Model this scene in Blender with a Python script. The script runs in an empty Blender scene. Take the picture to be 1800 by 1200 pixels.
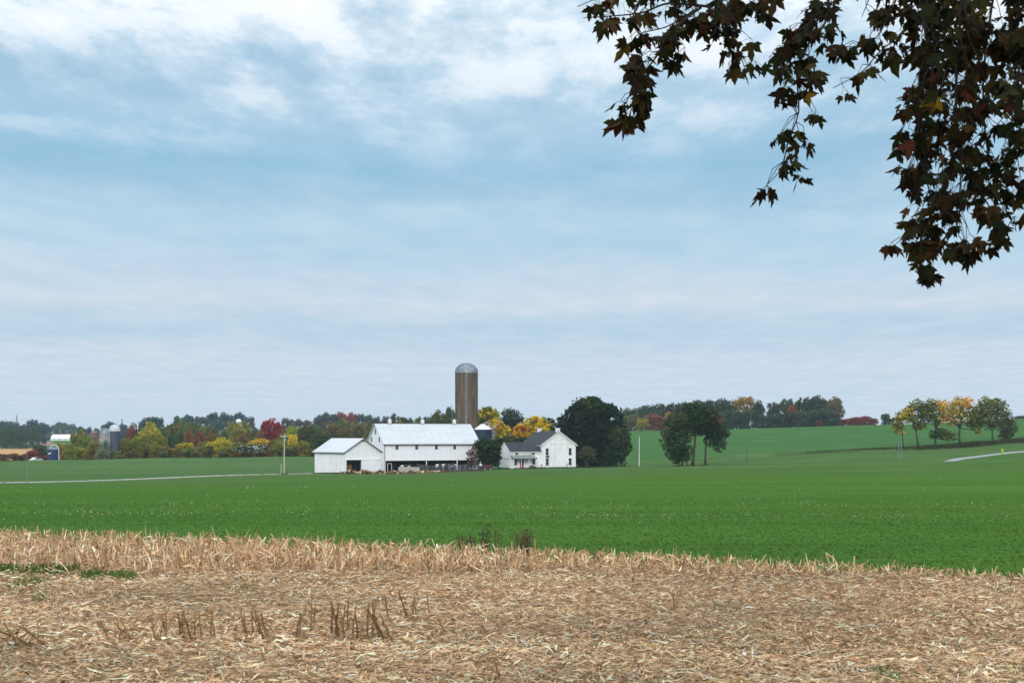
import bpy, math, random
import numpy as np
from mathutils import Vector, Matrix

random.seed(11)
rng = np.random.default_rng(11)
SC = bpy.context.scene
COL = SC.collection
R = math.radians

# ------------------------------------------------------------------ camera
F, CX, HY, ZC = 2500.0, 900.0, 765.0, 1.7          # focal length in photo pixels, centre, horizon, eye height
cam = bpy.data.cameras.new('camera')
cam.lens = 50.0; cam.sensor_width = 36.0; cam.shift_y = 165.0 / 1800.0
cam.clip_start = 0.1; cam.clip_end = 20000.0
cam.dof.use_dof = True; cam.dof.focus_distance = 120.0; cam.dof.aperture_fstop = 8.0
camo = bpy.data.objects.new('camera', cam); COL.objects.link(camo)
camo.location = (0, 0, ZC); camo.rotation_euler = (R(90), 0, 0)
SC.camera = camo

# ------------------------------------------------------------------ sky
SUN_EL, SUN_AZ = 25.0, 184.0      # azimuth of the sun, clockwise from +Y (behind the camera)
world = bpy.data.worlds.new('World'); SC.world = world; world.use_nodes = True
wt = world.node_tree; wt.nodes.clear()
def wn(t, **kw):
    n = wt.nodes.new(t)
    for k, v in kw.items(): setattr(n, k, v)
    return n
def wl(a, b): wt.links.new(a, b)
def wmath(op, a, b=None, clamp=False):
    n = wn('ShaderNodeMath', operation=op, use_clamp=clamp)
    for i, v in enumerate((a, b)):
        if v is None: continue
        if isinstance(v, (int, float)): n.inputs[i].default_value = v
        else: wl(v, n.inputs[i])
    return n.outputs[0]
def wmix(fac, a, b, blend='MIX'):
    n = wn('ShaderNodeMix', data_type='RGBA', blend_type=blend)
    for s, v in ((0, fac), (6, a), (7, b)):
        if isinstance(v, (int, float)): n.inputs[s].default_value = v
        elif isinstance(v, tuple): n.inputs[s].default_value = v + (1.0,)
        else: wl(v, n.inputs[s])
    return n.outputs[2]
def lin(r, g, b):
    f = lambda c: ((c/255+0.055)/1.055)**2.4 if c > 10 else c/255/12.92
    return (f(r), f(g), f(b))
wtc = wn('ShaderNodeTexCoord'); wsep = wn('ShaderNodeSeparateXYZ'); wl(wtc.outputs['Generated'], wsep.inputs[0])
wz = wmath('MAXIMUM', wsep.outputs[2], 0.0)
wden = wmath('ADD', wz, 0.035)
wpx = wmath('DIVIDE', wsep.outputs[0], wden); wpy = wmath('DIVIDE', wsep.outputs[1], wden)
def wnoise(sx, sy, oz, detail, rough, dist=0.0):
    c = wn('ShaderNodeCombineXYZ'); wl(wmath('MULTIPLY', wpx, sx), c.inputs[0]); wl(wmath('MULTIPLY', wpy, sy), c.inputs[1]); c.inputs[2].default_value = oz
    n = wn('ShaderNodeTexNoise'); n.inputs['Scale'].default_value = 1.0; n.inputs['Detail'].default_value = detail
    n.inputs['Roughness'].default_value = rough; n.inputs['Distortion'].default_value = dist
    wl(c.outputs[0], n.inputs['Vector']); return n.outputs[0]
def wramp(fac, stops, interp='LINEAR'):
    n = wn('ShaderNodeValToRGB'); wl(fac, n.inputs[0]); e = n.color_ramp.elements; n.color_ramp.interpolation = interp
    e[0].position, e[0].color = stops[0][0], stops[0][1] + (1,)
    e[1].position, e[1].color = stops[-1][0], stops[-1][1] + (1,)
    for p, c in stops[1:-1]:
        x = e.new(p); x.color = c + (1,)
    return n.outputs[0]
n_warp = wnoise(0.8, 0.42, 3.1, 8.0, 0.58)
n_puff = wnoise(3.3, 1.6, 9.1, 10.0, 0.62, 0.1)
n_band = wnoise(0.55, 0.9, 1.3, 6.0, 0.55)
n_wisp = wnoise(1.2, 0.8, 12.4, 6.0, 0.58, 0.4)
zwarp = wmath('ADD', wz, wmath('MULTIPLY', wmath('SUBTRACT', n_warp, 0.5), wmath('MULTIPLY', wz, 0.50)))
sky_base = wramp(zwarp, [
    (0.000, lin(200, 214, 230)), (0.030, lin(200, 215, 231)), (0.052, lin(203, 215, 231)), (0.072, lin(184, 209, 227)),
    (0.092, lin(205, 217, 231)), (0.106, lin(194, 214, 231)), (0.125, lin(183, 211, 230)), (0.150, lin(180, 210, 230)),
    (0.164, lin(163, 199, 223)), (0.182, lin(148, 192, 221)), (0.200, lin(164, 201, 226)), (0.225, lin(184, 212, 233)),
    (0.255, lin(203, 224, 241)), (0.300, lin(238, 246, 252)), (0.45, lin(244, 249, 254)), (1.0, lin(240, 246, 252))], 'EASE')
# light and dark puffs, growing stronger with height above the horizon
amp = wmath('MULTIPLY', wmath('SUBTRACT', wz, 0.13), 9.0, clamp=True)
amp_l = wmath('ADD', wmath('MULTIPLY', wmath('MULTIPLY', wmath('SUBTRACT', wz, 0.185), 11.0, clamp=True), 0.92), 0.08)
amp2 = wmath('ADD', wmath('MULTIPLY', amp, 0.85), 0.15)
dark = wmath('MULTIPLY', wmath('MULTIPLY', wmath('SUBTRACT', 0.52, n_puff), 6.5, clamp=True), amp2)
lite = wmath('MULTIPLY', wmath('MULTIPLY', wmath('SUBTRACT', n_puff, 0.49), 7.5, clamp=True), amp_l)
bandm = wmath('MULTIPLY', wmath('MULTIPLY', wmath('SUBTRACT', 0.51, n_band), 5.0, clamp=True), wmath('MULTIPLY', wmath('MULTIPLY', wz, 7.0, clamp=True), 0.36))
wisp = wmath('MULTIPLY', wmath('MULTIPLY', wmath('SUBTRACT', n_wisp, 0.52), 5.0, clamp=True), wmath('MULTIPLY', wmath('MULTIPLY', wz, 8.0, clamp=True), 0.36))
sky_c = wmix(bandm, sky_base, lin(158, 197, 221))
sky_c = wmix(wisp, sky_c, lin(214, 225, 236))
sky_c = wmix(wmath('MULTIPLY', dark, 0.80), sky_c, lin(152, 191, 217))
sky_c = wmix(wmath('MULTIPLY', lite, 0.92), sky_c, lin(246, 251, 255))
nish = wn('ShaderNodeTexSky', sky_type='NISHITA'); nish.sun_disc = False
nish.sun_elevation = R(SUN_EL); nish.sun_rotation = R(SUN_AZ); nish.altitude = 100
nsc = wn('ShaderNodeVectorMath', operation='SCALE'); wl(nish.outputs[0], nsc.inputs[0]); nsc.inputs['Scale'].default_value = 0.10
gap = wmath('MULTIPLY', wmath('MULTIPLY', wmath('SUBTRACT', 0.40, n_warp), 2.0, clamp=True), 0.25)
sky_c = wmix(gap, sky_c, nsc.outputs[0])
lum = wmath('ADD', 1.035, wmath('MULTIPLY', wmath('MAXIMUM', wmath('SUBTRACT', wz, 0.24), 0.0), 1.5))   # overcast sky: brighter overhead
lsc = wn('ShaderNodeVectorMath', operation='SCALE'); wl(sky_c, lsc.inputs[0]); wl(lum, lsc.inputs['Scale'])
wbg = wn('ShaderNodeBackground'); wl(lsc.outputs[0], wbg.inputs[0]); wbg.inputs[1].default_value = 1.0
wout = wn('ShaderNodeOutputWorld'); wl(wbg.outputs[0], wout.inputs[0])

# ------------------------------------------------------------------ sun behind thin cloud
sd = bpy.data.lights.new('sun', 'SUN'); sd.energy = 1.5; sd.angle = R(20); sd.color = (1.0, 0.96, 0.9)
so = bpy.data.objects.new('sun', sd); COL.objects.link(so); so.location = (0, -20, 60)
sdir = Vector((math.sin(R(SUN_AZ))*math.cos(R(SUN_EL)), math.cos(R(SUN_AZ))*math.cos(R(SUN_EL)), math.sin(R(SUN_EL))))
so.rotation_euler = sdir.to_track_quat('Z', 'Y').to_euler()

SC.view_settings.view_transform = 'Standard'; SC.view_settings.look = 'None'
SC.view_settings.exposure = 0.0; SC.view_settings.gamma = 1.0; SC.view_settings.use_curve_mapping = False
SC.cycles.use_denoising = True; SC.cycles.max_bounces = 6; SC.cycles.volume_bounces = 1
SC.cycles.transparent_max_bounces = 8; SC.cycles.caustics_reflective = False; SC.cycles.caustics_refractive = False

# ================================================================== helpers
def tag(o, label=None, cat=None, group=None, kind=None):
    if label: o['label'] = label
    if cat: o['category'] = cat
    if group: o['group'] = group
    if kind: o['kind'] = kind
    return o
def link(name, mesh, mat=None, parent=None, loc=None, rot=None, scale=None):
    o = bpy.data.objects.new(name, mesh); COL.objects.link(o)
    if mat is not None and mesh is not None and not mesh.materials: mesh.materials.append(mat)
    if parent: o.parent = parent
    if loc is not None: o.location = loc
    if rot is not None: o.rotation_euler = rot
    if scale is not None: o.scale = scale
    return o
def empty(name, loc, rz=0.0):
    o = bpy.data.objects.new(name, None); COL.objects.link(o); o.location = loc; o.rotation_euler = (0, 0, rz)
    o.empty_display_size = 0.3
    return o
def np_mesh(name, V, faces_flat, counts, cols=None, smooth=False):
    """numpy mesh; cols = per-vertex rgb"""
    me = bpy.data.meshes.new(name)
    V = np.asarray(V, dtype=np.float32); n = len(V)
    me.vertices.add(n); me.vertices.foreach_set('co', V.ravel())
    faces_flat = np.asarray(faces_flat, dtype=np.int32).ravel(); counts = np.asarray(counts, dtype=np.int32)
    me.loops.add(len(faces_flat)); me.loops.foreach_set('vertex_index', faces_flat)
    me.polygons.add(len(counts))
    starts = np.concatenate([[0], np.cumsum(counts)[:-1]]).astype(np.int32)
    me.polygons.foreach_set('loop_start', starts)
    try: me.polygons.foreach_set('loop_total', counts)
    except Exception: pass
    if smooth: me.polygons.foreach_set('use_smooth', np.ones(len(counts), dtype=bool))
    if cols is not None:
        a = me.attributes.new('col', 'FLOAT_COLOR', 'POINT')
        c = np.ones((n, 4), dtype=np.float32); c[:, :3] = cols
        a.data.foreach_set('color', c.ravel())
    me.update(calc_edges=True)
    return me
class MB:
    def __init__(s): s.v = []; s.f = []; s.c = []
    def add(s, vs, fs, col=None):
        b = len(s.v); s.v += [tuple(v) for v in vs]; s.f += [tuple(i+b for i in f) for f in fs]
        if col is not None: s.c += [col]*len(vs)
        return s
    def box(s, x0, x1, y0, y1, z0, z1, M=None):
        vs = [(x, y, z) for z in (z0, z1) for y in (y0, y1) for x in (x0, x1)]
        if M is not None: vs = [M @ Vector(v) for v in vs]
        return s.add(vs, [(0,2,3,1),(4,5,7,6),(0,1,5,4),(2,6,7,3),(0,4,6,2),(1,3,7,5)])
    def prism(s, pts, d):
        """polygon pts (3d, in order) extruded by vector d"""
        n = len(pts); d = Vector(d); a = [Vector(p) for p in pts]; b = [p+d for p in a]
        return s.add(a+b, [tuple(range(n))[::-1], tuple(range(n, 2*n))] + [(i, (i+1) % n, n+(i+1) % n, n+i) for i in range(n)])
    def tube(s, pts, radii, n=6, cap=True, col=None):
        pts = [Vector(p) for p in pts]; vs = []; fs = []
        for i, p in enumerate(pts):
            t = (pts[min(i+1, len(pts)-1)] - pts[max(i-1, 0)])
            if t.length < 1e-9: t = Vector((0, 0, 1))
            t.normalize()
            u = t.cross(Vector((0.3, 1, 0.1))); 
            if u.length < 0.05: u = t.cross(Vector((1, 0, 0)))
            u.normalize(); w = t.cross(u)
            r = radii[i] if not isinstance(radii, (int, float)) else radii
            for k in range(n):
                a = 2*math.pi*k/n; vs.append(p + u*math.cos(a)*r + w*math.sin(a)*r)
        for i in range(len(pts)-1):
            for k in range(n):
                fs.append((i*n+k, i*n+(k+1) % n, (i+1)*n+(k+1) % n, (i+1)*n+k))
        if cap:
            fs.append(tuple(range(n))[::-1]); fs.append(tuple((len(pts)-1)*n+k for k in range(n)))
        return s.add(vs, fs, col)
    def lathe(s, prof, n=32, cx=0, cy=0, cap=True):
        vs = []; fs = []
        for (r, z) in prof:
            for k in range(n):
                a = 2*math.pi*k/n; vs.append((cx+r*math.cos(a), cy+r*math.sin(a), z))
        m = len(prof)
        for i in range(m-1):
            for k in range(n): fs.append((i*n+k, i*n+(k+1) % n, (i+1)*n+(k+1) % n, (i+1)*n+k))
        if cap: fs.append(tuple(range(n))[::-1]); fs.append(tuple((m-1)*n+k for k in range(n)))
        return s.add(vs, fs)
    def mesh(s, name, smooth=False):
        me = bpy.data.meshes.new(name); me.from_pydata(s.v, [], s.f); me.update()
        if s.c and len(s.c) == len(s.v):
            a = me.attributes.new('col', 'FLOAT_COLOR', 'POINT')
            for i, c in enumerate(s.c): a.data[i].color = (c[0], c[1], c[2], 1)
        if smooth: me.polygons.foreach_set('use_smooth', [True]*len(me.polygons))
        return me
    def build(s, name, mat, parent=None, smooth=False, **kw):
        return link(name, s.mesh(name, smooth), mat, parent, **kw)

# ------------------------------------------------------------------ materials
def new_mat(name):
    m = bpy.data.materials.new(name); m.use_nodes = True; nt = m.node_tree
    return m, nt, nt.nodes['Principled BSDF']
def nadd(nt, t, **kw):
    n = nt.nodes.new(t)
    for k, v in kw.items():
        if k.startswith('i_'): n.inputs[k[2:].replace('_', ' ')].default_value = v
        else: setattr(n, k, v)
    return n
def nmix(nt, fac, a, b, blend='MIX'):
    n = nt.nodes.new('ShaderNodeMix'); n.data_type = 'RGBA'; n.blend_type = blend
    for s, v in ((0, fac), (6, a), (7, b)):
        if isinstance(v, (int, float)): n.inputs[s].default_value = v
        elif isinstance(v, tuple): n.inputs[s].default_value = tuple(v[:3]) + (1.0,)
        else: nt.links.new(v, n.inputs[s])
    return n.outputs[2]
def nramp(nt, fac, p0, p1, c0=(0, 0, 0), c1=(1, 1, 1)):
    n = nt.nodes.new('ShaderNodeValToRGB'); e = n.color_ramp.elements
    e[0].position, e[0].color = p0, c0 + (1,); e[1].position, e[1].color = p1, c1 + (1,)
    nt.links.new(fac, n.inputs[0]); return n.outputs[0]
def nnoise(nt, vec, scale, detail=4, rough=0.55):
    n = nadd(nt, 'ShaderNodeTexNoise', i_Scale=scale, i_Detail=detail, i_Roughness=rough)
    if vec is not None: nt.links.new(vec, n.inputs['Vector'])
    return n.outputs[0]
def ncoord(nt, kind='Object', scale=(1, 1, 1)):
    tc = nt.nodes.new('ShaderNodeTexCoord'); mp = nt.nodes.new('ShaderNodeMapping'); mp.inputs['Scale'].default_value = scale
    nt.links.new(tc.outputs[kind], mp.inputs[0]); return mp.outputs[0]
def nbump(nt, h, strength, dist, bsdf):
    b = nadd(nt, 'ShaderNodeBump', i_Strength=strength, i_Distance=dist); nt.links.new(h, b.inputs['Height']); nt.links.new(b.outputs[0], bsdf.inputs['Normal'])

def m_plain(name, col, rough=0.7, var=0.25, scale=3.0, metal=0.0, dirt=None, stretch=(1, 1, 1), bump=0.0):
    m, nt, b = new_mat(name)
    v = ncoord(nt, 'Object', stretch)
    n = nnoise(nt, v, scale, 5, 0.6)
    c2 = dirt or tuple(c*(1-var) for c in col)
    nt.links.new(nmix(nt, nramp(nt, n, 0.35, 0.72), tuple(col), tuple(c2)), b.inputs['Base Color'])
    b.inputs['Roughness'].default_value = rough; b.inputs['Metallic'].default_value = metal
    if bump: nbump(nt, n, bump, 0.05, b)
    return m
def m_attr(name, rough=0.8, transl=0.0, objcol=False, spec=0.3, var=0.0):
    m, nt, b = new_mat(name)
    a = nadd(nt, 'ShaderNodeAttribute', attribute_name='col')
    c = a.outputs['Color']
    if objcol:
        oi = nt.nodes.new('ShaderNodeObjectInfo'); c = nmix(nt, 1.0, c, oi.outputs['Color'], 'MULTIPLY')
    nt.links.new(c, b.inputs['Base Color']); b.inputs['Roughness'].default_value = rough
    b.inputs['Specular IOR Level'].default_value = spec
    if transl:
        t = nt.nodes.new('ShaderNodeBsdfTranslucent'); nt.links.new(c, t.inputs[0])
        ms = nt.nodes.new('ShaderNodeMixShader'); ms.inputs[0].default_value = transl
        nt.links.new(b.outputs[0], ms.inputs[1]); nt.links.new(t.outputs[0], ms.inputs[2])
        nt.links.new(ms.outputs[0], nt.nodes['Material Output'].inputs['Surface'])
    return m
def m_siding(name, col, line=0.35, board=0.3, dirt=(0.45, 0.43, 0.4), streak=0.5):
    """white painted vertical boards: fine joints, streaks of worn paint"""
    m, nt, b = new_mat(name)
    tc = nt.nodes.new('ShaderNodeTexCoord'); sp = nt.nodes.new('ShaderNodeSeparateXYZ'); nt.links.new(tc.outputs['Object'], sp.inputs[0])
    ad = nadd(nt, 'ShaderNodeMath', operation='ADD'); nt.links.new(sp.outputs[0], ad.inputs[0]); nt.links.new(sp.outputs[1], ad.inputs[1])
    dv = nadd(nt, 'ShaderNodeMath', operation='DIVIDE'); nt.links.new(ad.outputs[0], dv.inputs[0]); dv.inputs[1].default_value = board
    fr = nadd(nt, 'ShaderNodeMath', operation='FRACT'); nt.links.new(dv.outputs[0], fr.inputs[0])
    fl = nadd(nt, 'ShaderNodeMath', operation='FLOOR'); nt.links.new(dv.outputs[0], fl.inputs[0])
    wn_ = nadd(nt, 'ShaderNodeTexWhiteNoise', noise_dimensions='1D'); nt.links.new(fl.outputs[0], wn_.inputs['W'])
    joint = nramp(nt, fr.outputs[0], 0.0, 0.09, (1, 1, 1), (0, 0, 0))
    v = ncoord(nt, 'Object', (2.2, 2.2, 0.22)); n = nnoise(nt, v, 1.6, 6, 0.65)
    st = nramp(nt, n, 0.52, 0.78)
    big = nramp(nt, nnoise(nt, ncoord(nt), 0.35, 3), 0.35, 0.7)
    f1 = nadd(nt, 'ShaderNodeMath', operation='MULTIPLY'); nt.links.new(st, f1.inputs[0]); f1.inputs[1].default_value = streak
    c = nmix(nt, f1.outputs[0], tuple(col), dirt)
    bd = nadd(nt, 'ShaderNodeMath', operation='MULTIPLY'); nt.links.new(wn_.outputs[0], bd.inputs[0]); bd.inputs[1].default_value = 0.16
    c = nmix(nt, bd.outputs[0], c, tuple(x*0.6 for x in col))
    f2 = nadd(nt, 'ShaderNodeMath', operation='MULTIPLY'); nt.links.new(big, f2.inputs[0]); f2.inputs[1].default_value = 0.12
    c = nmix(nt, f2.outputs[0], c, tuple(x*0.7 for x in col))
    f3 = nadd(nt, 'ShaderNodeMath', operation='MULTIPLY'); nt.links.new(joint, f3.inputs[0]); f3.inputs[1].default_value = line
    c = nmix(nt, f3.outputs[0], c, (0.28, 0.28, 0.28))
    nt.links.new(c, b.inputs['Base Color']); b.inputs['Roughness'].default_value = 0.75
    nbump(nt, joint, 0.35, -0.02, b)
    return m
# ================================================================== terrain
TCOL = np.array([-600, 0, 300, 540, 720, 880, 1010, 1100, 1280, 1430, 1560, 1700, 1800, 2400], float)
TROW = [  # distance, then where that stretch of ground lies below/above eye level (photo rows) per column
 (60,  [872,870,869,868,866,866,865,865,864,862,862,862,862,862]),
 (130, [859,857,856,852,850,848,846,845,843,841,840,838,837,835]),
 (200, [855,852,849,844,840,838,835,834,830,827,825,823,820,818]),
 (250, [852,848,845,839,836,832,830,829,824,820,817,812,808,803]),
 (290, [849,843,840,834,832.5,829,827,825,819,813,810,803,797,790]),
 (330, [842,834,832,830,828,825.5,824.5,821,815,809,804,797,790,781]),
 (370, [826,822,819,819,820,818,818,815,808,801,795,787,780,773]),
 (420, [812,811,804.5,803.5,810,812,812,806,798,789,779,771,765,757]),
 (470, [815,814,808,806,808,810,804,793,785,777,768,760,755,745]),
 (560, [824,826,822,815,808,806,788,770,765,759,752,746,743,732]),
 (650, [826,828,825,818,808,803,778,758,754,749.5,746.5,741,736,722]),
 (720, [826,826,824,816,806,800,776,760,757,754,750,745,739,724]),
 (850, [812,810,808,805,800,795,776,765,763,761,759,755,749,738]),
 (1100,[790,785,785,785,785,782,775,770,769,768,767,765,763,757]),
 (1500,[772,768.5,770,772,773,773,770,769,768,767,767,766,765,762]),
 (2200,[762,761.5,763,765,766,766,766,766,766,766,766,766,765,763]),
 (4200,[764]*14)]
def pchip(x, y, xq):
    x = np.asarray(x, float); y = np.asarray(y, float); h = np.diff(x); d = np.diff(y, axis=0)/h.reshape(-1, *([1]*(y.ndim-1)))
    m = np.zeros_like(y)
    hh = h.reshape(-1, *([1]*(y.ndim-1)))
    w1 = 2*hh[1:]+hh[:-1]; w2 = hh[1:]+2*hh[:-1]
    with np.errstate(divide='ignore', invalid='ignore'):
        mm = (w1+w2)/(w1/d[:-1]+w2/d[1:])
    m[1:-1] = np.where(d[:-1]*d[1:] > 0, mm, 0.0); m[0] = d[0]; m[-1] = d[-1]
    i = np.clip(np.searchsorted(x, xq)-1, 0, len(x)-2)
    t = ((xq-x[i])/h[i]).reshape(-1, *([1]*(y.ndim-1))); H = hh[i]
    return (2*t**3-3*t**2+1)*y[i]+(t**3-2*t**2+t)*H*m[i]+(-2*t**3+3*t**2)*y[i+1]+(t**3-t**2)*H*m[i+1]
_ry = [12.0, 24.0] + [r[0] for r in TROW]
_rz = [[0.0]*14, [-0.03]*14] + [[ZC-(p-HY)*r[0]/F for p in r[1]] for r in TROW]
LY = np.linspace(math.log(12), math.log(4200), 900); PX = np.linspace(-600, 2400, 601)
_zc = pchip(np.array(_ry), np.array(_rz), np.exp(LY))            # rows x columns
ZT = pchip(TCOL, _zc.T.copy(), PX).T                                # fine table (row, px)
def ROADY(X):   # course of the road on the right, distance as a function of X
    return 278.0 + (X-85.0)*np.where(X > 85, 0.95, 0.35)
def bankY(X):   # field edge with the low bank under the row of trees
    return 377.0 - 0.01*(X-60) + 5.0*np.exp(-((X-40)/45.0)**2)
def gz(X, Y):
    X = np.asarray(X, float); Y = np.asarray(Y, float)
    Yc = np.clip(Y, 12.0, 4199.0)
    px = np.clip(CX + F*X/np.maximum(Yc, 12), -600, 2400)
    a = (np.log(Yc)-LY[0])/(LY[1]-LY[0]); b = (px-PX[0])/(PX[1]-PX[0])
    i = np.clip(a.astype(int), 0, len(LY)-2); j = np.clip(b.astype(int), 0, len(PX)-2); u = a-i; v = b-j
    z = ZT[i, j]*(1-u)*(1-v)+ZT[i+1, j]*u*(1-v)+ZT[i, j+1]*(1-u)*v+ZT[i+1, j+1]*u*v
    far = np.clip((Y-40)/120, 0, 1)
    z = z + far*(0.10*np.sin(X*0.071+Y*0.043)+0.07*np.sin(X*0.17-Y*0.06+1.3))
    # the low bank below the tree row on the right
    m = np.clip((px-1230)/80, 0, 1)
    z = z + m*0.9*(np.clip((Y-bankY(X)+0.8)/1.6, 0, 1) - np.clip((Y-bankY(X)-3)/60, 0, 1))
    # the road on the right dips into a shallow cutting where it leaves sight
    rd = np.abs(Y-ROADY(X))/1.3; c = np.clip((88.0-X)/6, 0, 1)*np.clip((X-25)/10, 0, 1)
    z = z - c*0.9*np.clip(1-(rd-3.8)/1.8, 0, 1)
    return z
def G(px, Y):
    X = (px-CX)*Y/F
    return Vector((X, Y, float(gz(X, Y))))
def P(px, py, Y): return Vector(((px-CX)*Y/F, Y, ZC-(py-HY)*Y/F))
def edgeY(X): return 19.2-0.375*np.asarray(X)        # where the corn stubble ends and the green field begins

# ground sheet
us = np.concatenate([np.arange(-2600, -600, 50), np.arange(-600, 2400, 8), np.arange(2400, 4401, 50)]).astype(float)
ys = np.concatenate([np.arange(-80, 8, 4), np.arange(8, 30, 0.4), 30*np.exp(np.arange(0, math.log(4195/30), 0.0095))])
UU, YY = np.meshgrid(us, ys); XX = (UU-CX)/F*np.sqrt(np.maximum(YY, 0)**2+30.0**2)
# pull the side columns in so that the columns in view follow the lines of sight
ZZ = gz(XX, YY)
near = (YY < edgeY(XX)+0.3)
nr, nc = XX.shape
PXV = CX+F*XX/np.maximum(YY, 12)
colr = np.zeros((nr, nc, 3)); colr[:] = (0.065, 0.143, 0.030)
def patch(mask, c, a=1.0):
    colr[mask] = colr[mask]*(1-a)+np.array(c)*a
hn = np.sin(XX*0.013+YY*0.021)*0.5+np.sin(XX*0.031-YY*0.017+2)*0.5
colr *= (1+0.07*hn)[..., None]
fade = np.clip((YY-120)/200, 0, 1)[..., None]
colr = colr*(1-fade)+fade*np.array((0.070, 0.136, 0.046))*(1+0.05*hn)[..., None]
patch((PXV > 1000) & (YY > bankY(XX)+1), (0.058, 0.140, 0.047))
patch((PXV < 560) & (YY > 335) & (YY < 480), (0.074, 0.140, 0.052))
patch(near, (0.26, 0.175, 0.105))
patch((PXV > 585) & (PXV < 850) & (YY > 306) & (YY < 345), (0.085, 0.065, 0.05))
patch((PXV > 1200) & (np.abs(YY-bankY(XX)) < 1.2), (0.055, 0.085, 0.028), 0.8)
patch((PXV > 1200) & (YY < bankY(XX)-2.0) & (YY > bankY(XX)-9.0), (0.085, 0.135, 0.045), 0.5)
patch((PXV < 210) & (YY > 760) & (YY < 900), (0.07, 0.14, 0.05))
patch((PXV < 72) & (YY > 860) & (YY < 1060), (0.48, 0.30, 0.15))
patch((PXV < 160) & (YY > 1060) & (YY < 1130), (0.075, 0.15, 0.06))
patch((PXV > 30) & (PXV < 90) & (YY > 1130) & (YY < 1290), (0.26, 0.19, 0.16))
patch((PXV < 200) & (YY > 1290) & (YY < 1800), (0.09, 0.19, 0.08))
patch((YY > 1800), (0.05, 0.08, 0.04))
idx = np.arange(nr*nc).reshape(nr, nc)
quads = np.stack([idx[:-1, :-1], idx[:-1, 1:], idx[1:, 1:], idx[1:, :-1]], -1).reshape(-1, 4)
gm = np_mesh('ground', np.stack([XX, YY, ZZ], -1).reshape(-1, 3), quads, np.full(len(quads), 4), colr.reshape(-1, 3), smooth=True)
m_ground, nt, b = new_mat('field_ground')
a = nadd(nt, 'ShaderNodeAttribute', attribute_name='col')
nA = nnoise(nt, ncoord(nt, 'Object', (0.05, 0.22, 1)), 1.0, 6, 0.6)
nB = nnoise(nt, ncoord(nt, 'Object', (1.1, 2.6, 1)), 1.0, 6, 0.7)
nC = nnoise(nt, ncoord(nt, 'Object', (0.012, 0.10, 1)), 1.0, 3, 0.5)
c = nmix(nt, nramp(nt, nA, 0.36, 0.68), a.outputs['Color'], nmix(nt, 1.0, a.outputs['Color'], (0.80, 0.84, 0.8), 'MULTIPLY'))
c = nmix(nt, nramp(nt, nC, 0.5, 0.62), c, nmix(nt, 1.0, c, (1.22, 1.1, 1.12), 'MULTIPLY'))
nD = nnoise(nt, ncoord(nt, 'Object', (0.004, 0.55, 1)), 1.0, 4, 0.6)
c = nmix(nt, nramp(nt, nD, 0.50, 0.66), c, nmix(nt, 1.0, c, (0.84, 0.86, 0.86), 'MULTIPLY'))
nE = nnoise(nt, ncoord(nt, 'Object', (0.02, 0.02, 1)), 1.0, 4, 0.55)
c = nmix(nt, nramp(nt, nE, 0.38, 0.66), c, nmix(nt, 1.0, c, (1.24, 1.07, 1.0), 'MULTIPLY'))
c = nmix(nt, nramp(nt, nB, 0.45, 0.75), c, nmix(nt, 1.0, c, (0.74, 0.78, 0.70), 'MULTIPLY'))
nt.links.new(c, b.inputs['Base Color']); b.inputs['Roughness'].default_value = 1.0; b.inputs['Specular IOR Level'].default_value = 0.0
nbump(nt, nB, 0.5, 0.08, b)
tag(link('ground', gm, m_ground), kind='structure')

# driveway on the left and the road on the right, draped strips
def strip(name, pts, width, lift, mat, kind='structure', crown=0.0):
    n = len(pts); P2 = np.array(pts, float)
    t = np.gradient(P2, axis=0); t /= np.linalg.norm(t, axis=1)[:, None]; nn = np.stack([-t[:, 1], t[:, 0]], 1)
    w = np.broadcast_to(np.asarray(width, float), (n,))
    prof = [(-0.5, -0.25), (-0.5, 0), (-0.2, crown), (0.2, crown), (0.5, 0), (0.5, -0.25)]
    V = []
    for s, dz in prof:
        q = P2+nn*(w*s)[:, None]; V.append(np.stack([q[:, 0], q[:, 1], gz(q[:, 0], q[:, 1])+lift+dz], 1))
    V = np.stack(V, 1).reshape(-1, 3); k = len(prof); ii = np.arange(n*k).reshape(n, k)
    q = np.stack([ii[:-1, :-1], ii[:-1, 1:], ii[1:, 1:], ii[1:, :-1]], -1).reshape(-1, 4)
    return tag(link(name, np_mesh(name, V, q, np.full(len(q), 4)), mat), kind=kind)
m_gravel = m_plain('pale_gravel', (0.50, 0.48, 0.45), 0.95, 0.3, 1.4)
m_road = m_plain('pale_asphalt', (0.30, 0.31, 0.33), 0.9, 0.2, 0.8)
dk = [(-190, 130), (-150, 185), (-118, 222), (-90, 250), (-69.6, 289), (-55, 312), (-47, 322), (-41, 330), (-36, 341), (-38, 352)]
def smooth_path(k, n):
    k = np.array(k, float); d = np.concatenate([[0], np.cumsum(np.linalg.norm(np.diff(k, axis=0), axis=1))])
    q = np.linspace(0, d[-1], n); return np.stack([pchip(d, k[:, 0], q), pchip(d, k[:, 1], q)], 1)
strip('driveway', smooth_path(dk, 240), 3.4, 0.07, m_gravel, crown=0.05)
m_verge = m_plain('dry_verge', (0.20, 0.17, 0.08), 1.0, 0.4, 0.5)
vk = smooth_path([(-72, 281.5), (-55, 303), (-47, 311), (-38, 309)], 60)
strip('verge_path', vk, np.linspace(1.2, 6.5, 60), 0.05, m_verge)
rx = np.linspace(38, 200, 200)
strip('road', np.stack([rx, ROADY(rx)], 1), 5.0, 0.06, m_road, crown=0.06)
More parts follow.
